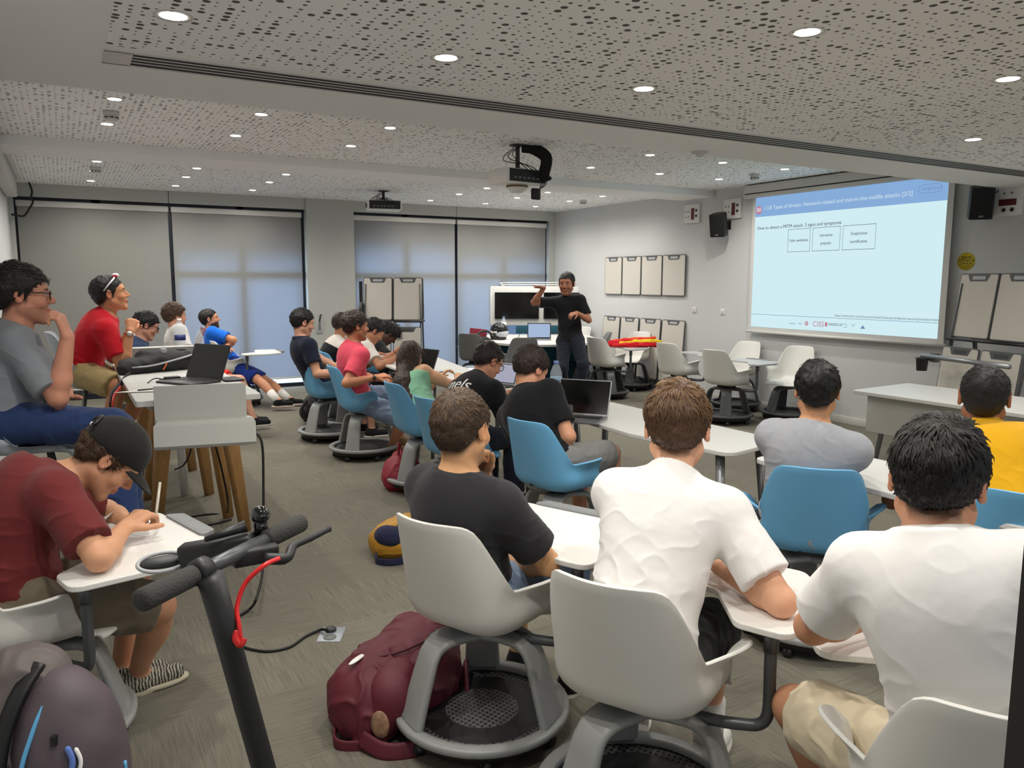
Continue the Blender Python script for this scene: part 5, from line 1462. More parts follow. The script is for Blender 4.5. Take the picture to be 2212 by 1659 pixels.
std_table('white table in front of the people in black t-shirts and the woman', rpoly([(2.92, 4.86), (3.46, 4.86), (3.46, 6.30), (2.92, 6.30)], .07), .735, [(2.98, 4.95, 2.95, 4.9), (3.4, 4.95, 3.43, 4.9), (2.98, 6.2, 2.95, 6.26), (3.4, 6.2, 3.43, 6.26)], None, GT)
std_table('white table beyond the man in the pink polo where people lean and write', rpoly([(2.84, 6.45), (3.46, 6.45), (3.95, 9.2), (3.62, 9.42), (3.14, 8.9), (2.98, 8.0)], .06), .735, [(2.92, 6.55, 2.88, 6.5), (3.4, 6.55, 3.43, 6.5), (3.05, 7.95, 3.0, 8.0), (3.7, 8.7, 3.75, 8.75)], None, GT)
# teacher's desk
dk = std_table('white lecturer desk with grey front panel before the right board stand', rpoly([(5.60, 2.0), (6.45, 2.0), (6.45, 4.22), (5.62, 4.16)], .03), .745, [(5.85, 2.2, 5.78, 2.12), (6.3, 2.2, 6.38, 2.12), (5.86, 3.98, 5.80, 4.06), (6.3, 4.0, 6.38, 4.08)], None, None, 'lecturer_desk', .03)
MB().box((5.74 - 6.03, 2.08 - 3.095, .40), (5.76 - 6.03, 4.10 - 3.095, .695), bev=.003).put('modesty_panel', M_panelw, dk)
# round table joined to the media unit
uu, vv = V(.868, -.497), V(.497, .868); f0 = V(5.87, 9.29)
pts = []
for k in range(25):
    a = PI + PI * k / 24
    pts.append(f0 + uu * (-.05 + .92 * math.cos(a)) + vv * (1.05 + 1.05 * math.sin(a)))
pts += [f0 + uu * .78 + vv * 2.1, f0 + uu * -.88 + vv * 2.1]
rt = std_table('large white round-ended table behind the presenter', [tuple(p) for p in pts], .745, [], None, None, 'round_table', .035)
cc = np.mean(np.array(pts), 0)
for a_, b_ in ((-.35, .9), (.35, .9), (-.35, 1.6), (.35, 1.6)):
    p = f0 + uu * a_ + vv * b_ - cc
    MB().tube([(p[0], p[1], .71), (p[0], p[1], 0)], .03, 12).put('leg', M_white, rt)
M_teal = mat('teal_fabric', (28, 84, 104), .8)
mu_c = f0 + vv * 2.72 + uu * .02
t = thing('media_unit', 'white media unit with two black displays behind the round table', 'media unit', (mu_c[0], mu_c[1], 0), (0, 0, math.atan2(uu[1], uu[0])))
MB().box((-.90, 0, .86), (.90, .07, 1.54), bev=.008).put('back_panel', M_white, t)
MB().box((-.12, .01, 0), (.12, .10, .9), bev=.01).box((-.5, -.1, 0), (.5, .2, .05), bev=.01).put('post', M_white, t)
for x0_, x1_ in ((-.80, -.03), (.05, .82)):
    d = MB().box((x0_, -.05, .975), (x1_, .0, 1.435), bev=.004).put('display', M_screenblk, t)
    MB().box((x0_ + .012, -.053, .99), (x1_ - .012, -.049, 1.425)).put('glass', M_screenblk, d)
for q in (0, .035): MB().tube(spline([(-.68 + q, .04, 1.53), (-.67 + q, .04, 1.575 - q * .6), (-.62 + q, .04, 1.60 - q), (.62 - q, .04, 1.60 - q), (.67 - q, .04, 1.575 - q * .6), (.68 - q, .04, 1.53)], 4), .009, 8).put('top_rail', M_white, t)
for x in (-.30, .24): MB().box((x - .13 if x < 0 else x - .06, -.02, .72), (x + .10, .02, .855), bev=.006).put('cable_cover', M_teal, t)
t = thing('teal_bench', 'dark teal cushioned panel under the round table', 'bench', (cc[0], cc[1], 0), (0, 0, math.atan2(uu[1], uu[0])))
MB().box((-.62, .55, .0), (.62, .66, .66), bev=.03).put('panel', M_teal, t)
MB().box((-.60, .52, .38), (.60, .56, .44), bev=.02).put('cushion', M_teal, t)

# dark chairs round the table
for (u_, v_, hd, lab) in ((-1.02, .75, 40, 'grey swivel chair on the left of the round table hung with bags'), (1.16, .28, 150, 'grey swivel chair behind the presenter at the round table'), (-.35, .0, 70, 'grey swivel chair tucked under the front of the round table')):
    p = f0 + uu * u_ + vv * v_ if u_ < 1 else V(6.95, 9.72)
    make_chair(lab, GA, M_shell_g, M_legd, None, (p[0], p[1], 0), rot_for(hd))

# ---- high table with oak legs
HT = .97
hx0, hx1, hy0, hy1 = .315, .985, 4.70, 7.35
t = thing('high_table', 'long white standing-height table on oak legs', 'table', (.65, 6.0, 0))
L_ = lambda x, y, z: (x - .65, y - 6.0, z)
MB().prism([(x - .65, y - 6.0) for x, y in rrect(hx0, hy0, hx1, hy1, .015)], HT - .035, HT, bev=.004).put('table_top', M_tabletop, t)
for (ax, ay, bx, by) in ((.50, 5.02, .44, 5.42), (.82, 5.0, .95, 5.16), (.80, 5.4, .91, 5.54), (.56, 5.9, .47, 6.3), (.78, 6.0, .89, 6.22), (.56, 6.9, .47, 7.1), (.78, 6.9, .89, 7.1)):
    MB().tube([L_(ax, ay, HT - .035), L_(bx, by, 0)], [1.25, .8], 8, flat=(.042, .024), up=(.8, .6, 0), e=.12).put('leg', M_oak, t)
MB().box(L_(.40, 4.95, HT - .09), L_(.90, 7.15, HT - .035)).put('under_frame', M_panelw, t)
MB().tube([L_(.68, 6.1, HT - .09), L_(.72, 6.27, 0)], 1.0, 8, flat=(.03, .012), up=(1, 0, 0)).put('white_leg', M_white, t)
pp = [at(330, 824, 4.26), at(530, 821, 4.42)]
xd = nrm((pp[1] - pp[0]) * V(1, 1, 0)); wd_ = np.linalg.norm((pp[1] - pp[0]) * V(1, 1, 0)); nd_ = np.cross(xd, V(0, 0, 1))
B = frame(xd, V(0, 0, 1), nd_, pp[0] * V(1, 1, 0) - V(.65, 6.0, 0))
MB().prism(rrect(0, .70, wd_, 1.055, .004), -.006, .006, M=B).put('end_panel', M_panelw, t)
prof = [(0.012, .865), (.045, .86), (.060, .84), (.085, .735), (.075, .722), (.010, .71)]
lipm = MB()
vs = []
for (d_, z_) in prof:
    for xx in (.015 - .02 * (d_ > .05), wd_ + .045 * min(1, d_ / .06)): vs.append((B @ Vector((xx, z_, d_)))[:])
lipm.raw(vs, [(2 * i, 2 * i + 1, 2 * i + 3, 2 * i + 2) for i in range(5)])
o = lipm.put('cable_tray', M_panelw, t); so = o.modifiers.new('s', 'SOLIDIFY'); so.thickness = .006
# power panel at its far end
t = thing('socket_panel', 'grey upright power panel with three black sockets on the high table', 'power panel', (.62, 7.2, HT))
MB().box((-.30, -.015, 0), (.34, .02, .095), bev=.006).put('panel', M_grey, t)
MB().box((-.30, -.02, .093), (.34, .025, .104), bev=.003).put('top_edge', M_white, t)
for k in range(3): MB().box((-.02 + .105 * k, -.022, .025), (.065 + .105 * k, -.014, .078), bev=.006).put('socket', M_black, t)

# bar stools
def bar_stool(label, p, hd, seat):
    t = thing('bar_stool', label, 'stool', (p[0], p[1], 0), rot_for(hd), 'bar stools at the high table')
    me = SHELL.copy()
    for v_ in me.vertices:                      # low sides, no arms
        k_ = min(1, max(0, (v_.co.y + .16) / .10))
        v_.co.z = v_.co.z * (1 - k_) + min(v_.co.z, .50) * k_; v_.co.x *= .92 - .10 * k_ * (v_.co.z > .47)
    me.transform(Matrix.Translation((0, 0, seat - .45)))
    put('seat_shell', me, M_shell_bar, t)
    for k in range(4):
        a = PI / 4 + k * PI / 2
        MB().tube([(.10 * math.sin(a), .10 * math.cos(a), seat - .01), (.27 * math.sin(a), .27 * math.cos(a), 0)], .014, 10).put('leg', M_steel, t)
    MB().tube([(.205 * math.sin(2 * PI * k / 32), .205 * math.cos(2 * PI * k / 32), .32) for k in range(32)], .010, 8, closed=True).put('foot_ring', M_steel, t)
M_shell_bar = mat('pale_blue_grey_shell', (166, 174, 182), 0.45)
for k, st_, lab in (('polo', .80, 'pale grey bar stool under the man in the grey polo shirt'), ('red', .80, 'pale grey bar stool under the man in the red t-shirt')):
    h_ = PEOPLE[k][1]['hip']; bar_stool(lab, h_ + V(.08, 0, 0), 0, h_[2] - .115)
for k, tb, lab, hd in (('reader', None, 'white swivel chair under the person bowed behind the power panel', 0), ('curly', None, 'white swivel chair under the person in red shorts', 0), ('blue', M_top, 'white swivel chair with tablet under the bearded man in blue', -4)):
    h_ = PEOPLE[k][1]['hip']; make_chair(lab, GA, M_shell_w, M_legd, tb, (h_[0] + .03, h_[1], 0), rot_for(hd))
for k, lab in (('writer', 'blue swivel chair under the person leaning to write'), ('braids', 'blue swivel chair under the person with black braids')):
    h_ = PEOPLE[k][1]['hip']; make_chair(lab, GA, M_shell_b, M_leg, None, (h_[0] + .03, h_[1], 0), rot_for(-5))
# ------------------------------------------------------------------ loose things
def laptop(label, loc, heading, open_deg=105, w=.34, d=.235, body=None, screen=None, lid=None, on=None, name='laptop'):
    """heading: direction the display faces, degrees"""
    t = thing(name, label, 'laptop', loc, (0, 0, math.radians(heading + 90)))    # local -y is the user side
    MB().prism(rrect(-w / 2, -d, w / 2, 0, .012), 0, .014, bev=.003).put('keyboard_deck', body or M_alu, t)
    kb = MB()
    for r in range(5):
        for c in range(13):
            x = -w * .43 + c * w * .0665; y = -.03 - r * .019
            kb.box((x, y - .016, .0142), (x + w * .056, y, .0158))
    kb.put('keyboard', M_keys, t)
    MB().box((-.05, -d + .015, .0142), (.05, -d + .075, .0148)).put('touchpad', M_grey, t)
    a = math.radians(open_deg)
    M = Matrix.Translation((0, .0, .012)) @ Matrix.Rotation(-(a - PI / 2), 4, 'X')
    l = MB().prism(rrect(-w / 2, 0, w / 2, d, .012), -.003, .004, M=M @ Matrix.Rotation(PI / 2, 4, 'X'), bev=.002).put('lid', lid or body or M_alu, t)
    MB().prism(rrect(-w / 2 + .008, .014, w / 2 - .008, d - .008, .004), .0042, .0048, M=M @ Matrix.Rotation(PI / 2, 4, 'X')).put('screen', screen or M_screenblk, l)
    if on is not None: MB().prism(rrect(-w / 2 + .014, .02, w / 2 - .014, d - .014, .004), .0049, .0053, M=M @ Matrix.Rotation(PI / 2, 4, 'X')).put('lit_screen', on, l)
    MB().tube([(-w * .4, 0, .012), (w * .4, 0, .012)], .006, 8).put('hinge', M_dark, t)
    return t
def bottle(label, loc, h=.31, r=.042, labelm=None, cap=None, txt=None, z0=.13, z1=.22):
    t = thing('water_bottle', label, 'bottle', loc)
    s = h / .31
    MB().lathe([(0, .004), (r * .6, .0), (r, .012), (r, .03), (r * .93, .038), (r, .046), (r, .06), (r * .93, .068), (r, .076), (r, .09), (r * .93, .098), (r, .106), (r, .22 * s), (r * .98, .235 * s), (r * .6, .275 * s), (r * .34, .292 * s), (r * .34, .30 * s), (0, .30 * s)], 24).put('bottle', M_pet, t)
    MB().lathe([(0, .290 * s), (r * .42, .290 * s), (r * .42, h), (0, h)], 18).put('cap', cap or mat('cap_blue', (120, 150, 214), .4), t)
    if labelm:
        l = MB().lathe([(r * 1.01, z0 * s), (r * 1.012, z0 * s), (r * 1.012, z1 * s), (r * 1.01, z1 * s)], 28).put('label', labelm, t)
    if txt:
        a0 = math.atan2(-loc[1], -loc[0])
        def wrap(me, rr):
            for v in me.vertices:
                x, y = v.co.x, v.co.y; a = a0 + x / rr
                v.co = (rr * math.cos(a), rr * math.sin(a), y)
        bd = bpy.data.meshes.new('badge'); nx = 8
        vs = [(-.026 + .052 * i / nx, z, 0) for z in (z0 * s + .022, z1 * s - .016) for i in range(nx + 1)]
        bd.from_pydata(vs, [], [(i, i + 1, nx + 2 + i, nx + 1 + i) for i in range(nx)]); wrap(bd, r * 1.02); put('label_badge', bd, M_navyl, t)
        for k, q in enumerate(txt):
            me = text_mesh(q, .017, True, 'CENTER')
            for v in me.vertices: v.co.y += (z0 + z1) / 2 * s + .012 - .018 * k
            wrap(me, r * 1.03); put('lettering', me, M_paper, t)
    return t
M_on = mat('lit_laptop_screen', (0, 0, 0), .3, emit=(176, 200, 232), estr=.9)
M_tab = mat('lit_tablet_screen', (0, 0, 0), .3, emit=(190, 190, 214), estr=.75)
p = on_z(1252, 905, .74)
laptop('grey laptop open with a dark screen on the white table', p + V(.05, .05, 0), 218, 112, .36, .245)
bottle('large water bottle with a pale blue label and navy badge beside the grey laptop', on_z(1197, 884, .74) + V(.04, .04, 0), .335, .042, M_water, None, ('FONT', 'VELLA'), .135, .205)
t = thing('smartphone', 'dark phone with triple camera held by the person in grey shorts', 'phone', PEOPLE['phone'][1]['AR'][1][2] + V(.07, .05, .045), (math.radians(55), 0, math.radians(-38)))
MB().prism(rrect(-.037, -.075, .037, .075, .012), -.004, .004, bev=.002).put('phone_body', mat('phone_back', (52, 54, 58), .25), t)
for k in range(3): MB().lathe([(0, .0), (.0085, 0), (.0085, .003), (.005, .003), (0, .002)], 14, c=(-.018 + .02 * (k % 2), .055 - .020 * (k // 2), .004)).put('camera_lens', mat('lens_glint', (150, 160, 165), .15), t)
p = on_z(1076, 838, .735)
laptop('small tablet computer propped open before the person with lettering', p + V(.10, .10, 0), 200, 110, .27, .19, M_dark, M_screenblk, M_alu, M_tab, 'tablet_computer')
p = on_z(905, 808, .735)
laptop('dark laptop open in front of the woman with long hair', p + V(.05, .05, 0), 195, 112, .34, .24, M_dark, M_screenblk, M_dark)
cable('charging_cable', 'black charging cord curving over the table by the woman', [on_z(935, 808, .742), on_z(955, 803, .742), on_z(975, 803, .742), on_z(985, 812, .742)], .004)
# round table things
M_nylon_ = mat('black_nylon', (34, 34, 36), .75, bump=.3, bscale=300)
zt = .745
def on_t(px, py): return on_z(px, py, zt)
t = thing('motorcycle_helmet', 'black and white motorcycle helmet on the round table', 'helmet', at(1078, 704, 11.9) * V(1, 1, 0) + V(0, 0, zt), (0, 0, math.radians(200)))
MB().ball((0, 0, .13), (.125, .15, .13), 14).put('helmet_shell', mat('helmet_black', (24, 25, 27), .2), t)
MB().ball((0, .03, .10), (.117, .135, .075), 12).put('visor', mat('visor_silver', (190, 194, 198), .12), t)
for s in (-1, 1): MB().box((s * .112, -.08, .10), (s * .124, .06, .135), bev=.005).put('stripe', M_white, t)
MB().box((-.08, -.12, 0.0), (.08, .09, .05), bev=.02).put('chin_guard', mat('helmet_grey', (70, 70, 72), .5), t)
bottle('clear water bottle standing on the round table', on_t(1088, 727), .32, .040, M_paper)
p = on_t(1172, 734)
laptop('laptop with a lit pale blue screen on the round table', p + V(.0, .1, 0), 238, 100, .36, .24, M_alu, M_screenblk, M_dark, M_on)
t = thing('card_stand', 'small white upright card on the round table', 'card', on_t(1177, 724))
MB().box((-.045, -.004, .0), (.045, .004, .16), bev=.003, M=Matrix.Rotation(math.radians(-30), 4, 'Z')).put('card', M_paper, t); MB().box((-.05, -.03, 0), (.05, .03, .008), M=Matrix.Rotation(math.radians(-30), 4, 'Z')).put('foot', M_white, t)
cable('table_cable', 'black cord looping over the round table', [on_t(1118, 732), on_t(1125, 726) + V(0, 0, .05), on_t(1138, 725) + V(0, 0, .05), on_t(1148, 729), on_t(1128, 735), on_t(1160, 731)], .005)
tag(MB().box((-.15, -.10, 0), (.15, .10, .004)).put('paper_sheet', M_paper, None, None, on_t(1112, 736), (0, 0, -.5)), 'white paper sheet on the front of the round table', 'paper')
hc = f0 + uu * -1.02 + vv * .75
t = thing('burgundy_folder', 'burgundy folder standing on the grey chair left of the round table', 'folder', V(hc[0] + .02, hc[1] + .05, .46), (0, 0, math.radians(-25)))
MB().box((-.13, -.012, 0.01), (.13, .012, .46), bev=.004, M=Matrix.Rotation(.10, 4, 'Y')).put('cover', mat('folder_burgundy', (140, 34, 54), .6), t)
bagk = thing('shoulder_bag', 'black shoulder bag hung over the grey chair left of the round table', 'bag', V(hc[0] + .12, hc[1] - .06, .46))
put('bag_body', organic('b', [Prim('ell', V(0, 0, .15), np.eye(3), V(.15, .10, .19), k=.04)], .008, 1, lambda q: .01 * vnoise(q * 18)), M_nylon_, bagk)
MB().tube(spline([(-.13, -.02, .12), (-.16, -.03, .32), (-.05, 0, .42), (.08, .0, .40), (.13, 0, .25)], 8), 1.0, 8, flat=(.018, .005)).put('strap', M_black, bagk)
# flag
fp = V(6.60, 8.83, .0); aF = math.radians(12)
t = thing('folded_flag', 'red and yellow flag bundled on a chair tablet', 'flag', V(7.06, 8.80, .706), (0, 0, math.radians(-30)))
for col, pts_, rr, nm in (('r', [(-.34, 0, .035), (-.15, .03, .05), (.1, 0, .06), (.34, .02, .05)], [.05, .055, .06, .04], 'red_cloth'), ('y', [(-.22, -.045, .055), (0, -.05, .07), (.2, -.05, .075), (.36, -.04, .08)], [.02, .03, .035, .015], 'yellow_cloth'), ('o', [(-.30, .03, .075), (0, .03, .10), (.28, .03, .12)], [.02, .03, .02], 'orange_cloth'), ('r', [(-.30, -.09, .02), (0, -.09, .025), (.33, -.08, .03)], [.03, .04, .035], 'red_cloth')):
    m = {'r': cloth('flag_red', (196, 26, 34)), 'y': cloth('flag_yellow', (226, 196, 40)), 'o': cloth('flag_orange', (226, 84, 48))}[col]
    P_ = [Prim('cone', V(*pts_[i]), V(*pts_[i + 1]), rr[i], rr[i + 1], k=.03, clips=[(V(0, 0, 0), V(0, 0, -1))]) for i in range(len(pts_) - 1)]
    put(nm, organic(nm, P_, .008, 1, lambda q: .012 * vnoise(q * V(14, 40, 40))), m, t)

# ---- things on the high table
def on_h(px, py, dz=0): return on_z(px, py, HT) + V(0, 0, dz)
laptop('dark laptop standing open at the near end of the high table', on_h(440, 822), 212, 112, .34, .24, M_dark, M_screenblk, M_dark)
laptop('red laptop open at the middle of the high table', on_h(420, 762), 178, 112, .33, .23, mat('laptop_red', (150, 24, 40), .35), mat('dull_screen', (150, 128, 132), .4), mat('laptop_red', (150, 24, 40), .35))
bottle('large clear water bottle with a navy label on the high table', on_h(391, 768), .325, .046, M_navyl, M_paper, None, .13, .175)
bottle('smaller clear water bottle behind the dark laptop', V(.94, 6.7, HT), .26, .036, M_paper, M_pet, None, .05, .12)
tag(MB().box((-.06, -.10, 0), (.06, .10, .012), bev=.003).put('notebook', mat('notebook_black', (26, 26, 28), .5), None, None, on_h(512, 824) + V(-.02, .10, 0), (0, 0, .1)), 'closed black notebook at the near right corner of the high table', 'notebook')
tag(MB().box((-.12, -.07, 0), (.12, .07, .045), bev=.004).put('white_box', M_white, None, None, on_h(335, 782), (0, 0, .15)), 'flat white box on the high table', 'box')
t = thing('drawing_tablet', 'silver tablet with black pad and cord on the high table', 'tablet', on_h(395, 822) + V(0, .05, 0), (0, 0, .25))
MB().box((-.12, -.08, 0), (.12, .08, .01), bev=.003).put('tablet_body', M_alu, t); MB().box((-.10, -.06, .0101), (.09, .06, .0115)).put('pad', M_keys, t)
t = thing('power_adapter', 'black power adapter with its cord on the high table', 'adapter', on_h(372, 822) + V(0, 0, 0), (0, 0, .2))
MB().box((-.05, -.025, 0), (.05, .025, .028), bev=.008).put('brick', M_black, t)
MB().tube(spline([(-.05, 0, .012), (-.10, .02, .02), (-.14, 0, .008), (-.17, -.06, .005)], 6), .004, 6).put('cord', M_cable, t)
MB().tube(spline([(.05, 0, .012), (.10, .03, .006), (.15, .0, .006), (.18, -.02, .006)], 6), .004, 6).put('cord', M_cable, t)
pf = on_h(290, 848)
t = thing('paper_leaflet', 'white paper leaflet over the left edge of the high table', 'paper', on_h(302, 848) + V(0, .02, .004), (0, 0, .1))
MB().prism(rpoly([(-.14, .02), (.10, -.06), (.12, .06), (.02, .07)], .004), 0, .002).put('sheet', M_paper, t)
tag(MB().tube([(-.06, 0, .004), (.06, .01, .004)], .004, 8).put('pen', M_ink, None, None, on_h(322, 846) + V(0, .03, .006), (0, 0, .2)), 'black pen on the paper leaflet', 'pen')
M_nylon = mat('black_nylon', (34, 34, 36), .75, bump=.3, bscale=300)
t = thing('black_backpack', 'black backpack lying flat with orange trim on the high table', 'backpack', on_h(352, 806) + V(0, .10, 0), (0, 0, .35))
Z0 = [(V(0, 0, 0), V(0, 0, -1))]
put('bag_body', organic('b', [Prim('cone', V(-.24, .02, .04), V(.22, .06, .06), .06, .075, k=.04, clips=Z0), Prim('ell', V(.06, .10, .07), np.eye(3), V(.17, .11, .085), k=.05, clips=Z0), Prim('ell', V(-.18, .08, .05), np.eye(3), V(.09, .09, .06), k=.03, clips=Z0), Prim('ell', V(-.05, .12, .09), np.eye(3), V(.08, .08, .07), k=.03, clips=Z0)], .008, 1, lambda q: .008 * vnoise(q * 22)), M_nylon, t)
MB().tube(spline([(-.28, .0, .05), (-.1, -.055, .055), (.12, -.04, .09), (.25, 0, .11)], 6), 1.0, 6, flat=(.006, .012)).put('zip_edge', M_slot, t)
MB().tube(spline([(-.02, -.07, .02), (.0, -.072, .05), (.01, -.065, .065)], 4), .005, 6).put('orange_tag', mat('orange_tag', (226, 110, 50), .6), t)
MB().box((.02, .02, .12), (.06, .05, .165), bev=.004).put('white_buckle', M_slot, t)
t = thing('hanging_strap', 'black bag strap with a red lining hanging off the high table', 'strap', on_h(262, 820))
s_ = [on_h(300, 806) - on_h(262, 820), on_h(276, 812) - on_h(262, 820), on_h(255, 826) - on_h(262, 820) + V(0, 0, -.03), on_h(240, 846) - on_h(262, 820) + V(0, 0, -.02), on_h(236, 852) - on_h(262, 820) + V(.0, 0, -.07)]
MB().tube(spline(s_, 6), 1.0, 8, flat=(.022, .004), up=(0, 0, 1)).put('webbing', M_nylon, t)
MB().tube(spline([s_[2] + V(.012, -.012, -.005), s_[3] + V(.012, -.012, -.01), s_[4] + V(.01, -.01, -.01)], 6), 1.0, 8, flat=(.016, .004), up=(0, 0, 1)).put('red_lining', M_red, t)

# ---- cables under the high table and floor socket
cable('hanging_cable', 'black cable hanging from the table end panel to the floor', [at(553, 936, 4.46), at(563, 948, 4.45), at(568, 980, 4.45), at(569, 1060, 4.45), at(569, 1150, 4.40), at(567, 1235, 4.2), on_z(555, 1290, .10), on_z(540, 1315, .02), on_z(512, 1333, .006)], .007)
cable('floor_cable', 'black cable from the scooter stem to the floor socket', [on_z(512, 1385, .02) , on_z(530, 1399, .006), on_z(575, 1407, .006), on_z(625, 1398, .006), on_z(660, 1375, .006), on_z(690, 1361, .012), on_z(706, 1360, .03)], .007)
cable('looped_cable', 'black cable looped on the floor by the oak legs', [at(462, 950, 4.9), at(478, 1010, 5.0), at(492, 1080, 5.1), on_z(488, 1112, .006), on_z(460, 1110, .006), on_z(405, 1118, .006), on_z(396, 1130, .006), on_z(425, 1137, .006), on_z(470, 1130, .006), on_z(500, 1122, .006)], .006)
cable('hanging_cable', 'black cable hanging between the oak legs', [at(413, 952, 4.95), at(410, 980, 5.0), at(396, 1005, 5.1), at(378, 1014, 5.2)], .006)
t = thing('floor_socket', 'steel floor socket plate with a plug in the carpet', 'socket', on_z(716, 1371, 0) , (0, 0, math.radians(-28)))
MB().box((-.055, -.075, 0), (.055, .075, .004), bev=.002).put('plate', mat('brushed_steel', (158, 164, 170), .4, .3), t)
MB().lathe([(0, 0), (.030, 0), (.030, .003), (.026, .0055), (0, .0055)], 20, c=(.0, -.035, .003)).put('flap', M_grey, t)
MB().lathe([(0, 0), (.026, 0), (.026, .012), (.02, .016), (0, .016)], 20, c=(-.01, .035, .004)).put('plug', M_dark, t)

# ---- scooter
gl, gr_ = V(.075, 1.306, 1.13), V(.406, 1.589, 1.13)
e = nrm(gr_ - gl); mid = (gl + gr_) / 2
fw_ = V(e[1], -e[0], 0) * -1                    # away from the deck: front wheel side
t = thing('kick_scooter', 'black electric kick scooter with red brake cable in the foreground', 'scooter', (mid[0], mid[1], 0))
q = lambda v: v - V(mid[0], mid[1], 0)
MB().tube([q(gl + e * .12), q(gr_ - e * .12)], .0135, 14).put('handlebar', M_steel_d, t)
for g, s, in ((gl, 1), (gr_, -1)):
    MB().tube([q(g), q(g + e * s * .005), q(g + e * s * .012), q(g + e * s * .118), q(g + e * s * .122)], [.012, .0185, .0195, .0185, .014], 20).put('grip', M_rubber, t)
MB().tube([q(gl + e * .122), q(gl + e * .128), q(gl + e * .150), q(gl + e * .155)], [.016, .024, .024, .016], 18).put('clamp_collar', M_scoot, t)
top = mid + V(0, 0, -.01); d2 = V(.27, 1.392, .736) - (gl + e * .15 + V(0, 0, -.02)) ; stem_top = at(455, 1246, 1.335)
sd = nrm(V(.27, 1.392, .736) - stem_top); 
base = stem_top + sd * (1.02 / max(.3, -sd[2])) * .98
MB().tube([q(stem_top), q(stem_top + sd * .12), q(stem_top + sd * .9), q(base)], [.023, .021, .021, .023], 22).put('stem', M_scoot, t)
da, db = at(392, 1206, 1.52), at(552, 1180, 1.52)
dx_ = nrm(db - da); dn_ = nrm(np.cross(dx_, V(0, 0, 1))); dz_ = np.cross(dn_, dx_)
MB().box((0, -.02, -.027), (np.linalg.norm(db - da), .02, .027), bev=.008, M=frame(dx_, np.cross(dz_, dx_), dz_, q(da))).put('dash_head', M_scoot, t)
hp_ = at(541, 1195, 1.487)
MB().lathe([(0, 0), (.0155, 0), (.0165, .004), (.012, .007), (0, .008)], 20, M=frame(dx_, dz_, dn_, q(hp_))).put('headlight', mat('headlight_glass', (140, 145, 150), .1, spec=.9), t)
MB().ball(q(gl + e * .318 + V(-.006, .02, .045)), (.019, .019, .018), 14).tube([q(gl + e * .318 + V(-.006, .02, .045)), q(gl + e * .318 + V(-.006, .02, .0))], .014, 12).put('bell', mat('bell_black', (10, 10, 11), .08, coat=1), t)
MB().tube([q(gl + e * .300 + V(-.02, .03, .028)), q(gl + e * .275 + V(-.04, .05, .018)), q(gl + e * .245 + V(-.055, .055, .016))], [.012, .008, .005], 10).put('bell_lever', M_black, t)
lv0 = gr_ - e * .155 + V(.01, -.02, -.012)
MB().box((-.055, -.014, -.016), (.03, .014, .016), bev=.006, M=frame(nrm(e + V(.10, -.6, 0)), nrm(np.cross(V(0, 0, 1), e + V(.1, -.6, 0))), V(0, 0, 1), q(lv0))).put('brake_housing', M_scoot, t)
MB().tube(spline([q(lv0 + V(.0, -.03, 0)), q(lv0 + V(.035, -.045, .0)), q(lv0 + V(.055, -.02, .012)), q(lv0 + V(.10, .0, .018)), q(lv0 + V(.135, .02, .022))], 6), [.011] * 6 + [.009] * 6 + [.007] * 6 + [.006] * 6 + [.0075], 12).put('brake_lever', M_scoot, t)
c0 = at(603, 1206, 1.42); c1 = at(505, 1385, 1.44)
MB().tube(spline([q(c0), q(at(570, 1222, 1.39)), q(at(530, 1260, 1.38)), q(at(512, 1310, 1.37)), q(at(516, 1350, 1.36)), q(at(520, 1385, 1.36))], 8), .0042, 10).put('brake_cable', mat('cable_red', (224, 38, 40), .35), t)
MB().tube(spline([q(at(510, 1362, 1.36)), q(at(509, 1380, 1.355)), q(at(519, 1392, 1.355)), q(at(527, 1378, 1.36))], 6), .0065, 10).put('cable_hook', M_red, t)
MB().tube([q(at(352, 1214, 1.52) + V(math.cos(w) * .045, math.sin(w) * .02, math.sin(w) * .012)) for w in np.linspace(0, 2 * PI, 28, endpoint=False)], .004, 8, closed=True).put('display_rim', M_slot, t)
MB().ball(q(at(352, 1214, 1.525)), (.043, .02, .012), 10).put('display', M_dark, t)
b2 = V(base[0], base[1], 0)
wd2 = nrm(V(base[0] - stem_top[0], base[1] - stem_top[1], 0))
for k, off in ((0, .03), (1, -.80)):
    c_ = b2 + wd2 * off
    MB().lathe([(.075, -.022), (.10, -.022), (.108, -.012), (.108, .012), (.10, .022), (.075, .022)], 28, M=frame(wd2, V(0, 0, 1), np.cross(wd2, V(0, 0, 1)), q(c_ + V(0, 0, .108)))).put('tyre', M_skirt, t)
    MB().lathe([(0, -.018), (.078, -.018), (.078, .018), (0, .018)], 20, M=frame(wd2, V(0, 0, 1), np.cross(wd2, V(0, 0, 1)), q(c_ + V(0, 0, .108)))).put('wheel_hub', M_dark, t)
MB().box((-.72, -.075, .09), (-.12, .075, .14), bev=.015, M=frame(wd2, np.cross(V(0, 0, 1), wd2), V(0, 0, 1), q(b2))).put('deck', M_scoot, t)
MB().tube([q(b2 + wd2 * -.02 + V(0, 0, .17)), q(b2 + wd2 * -.16 + V(0, 0, .12))], .03, 12).put('neck_joint', M_scoot, t)

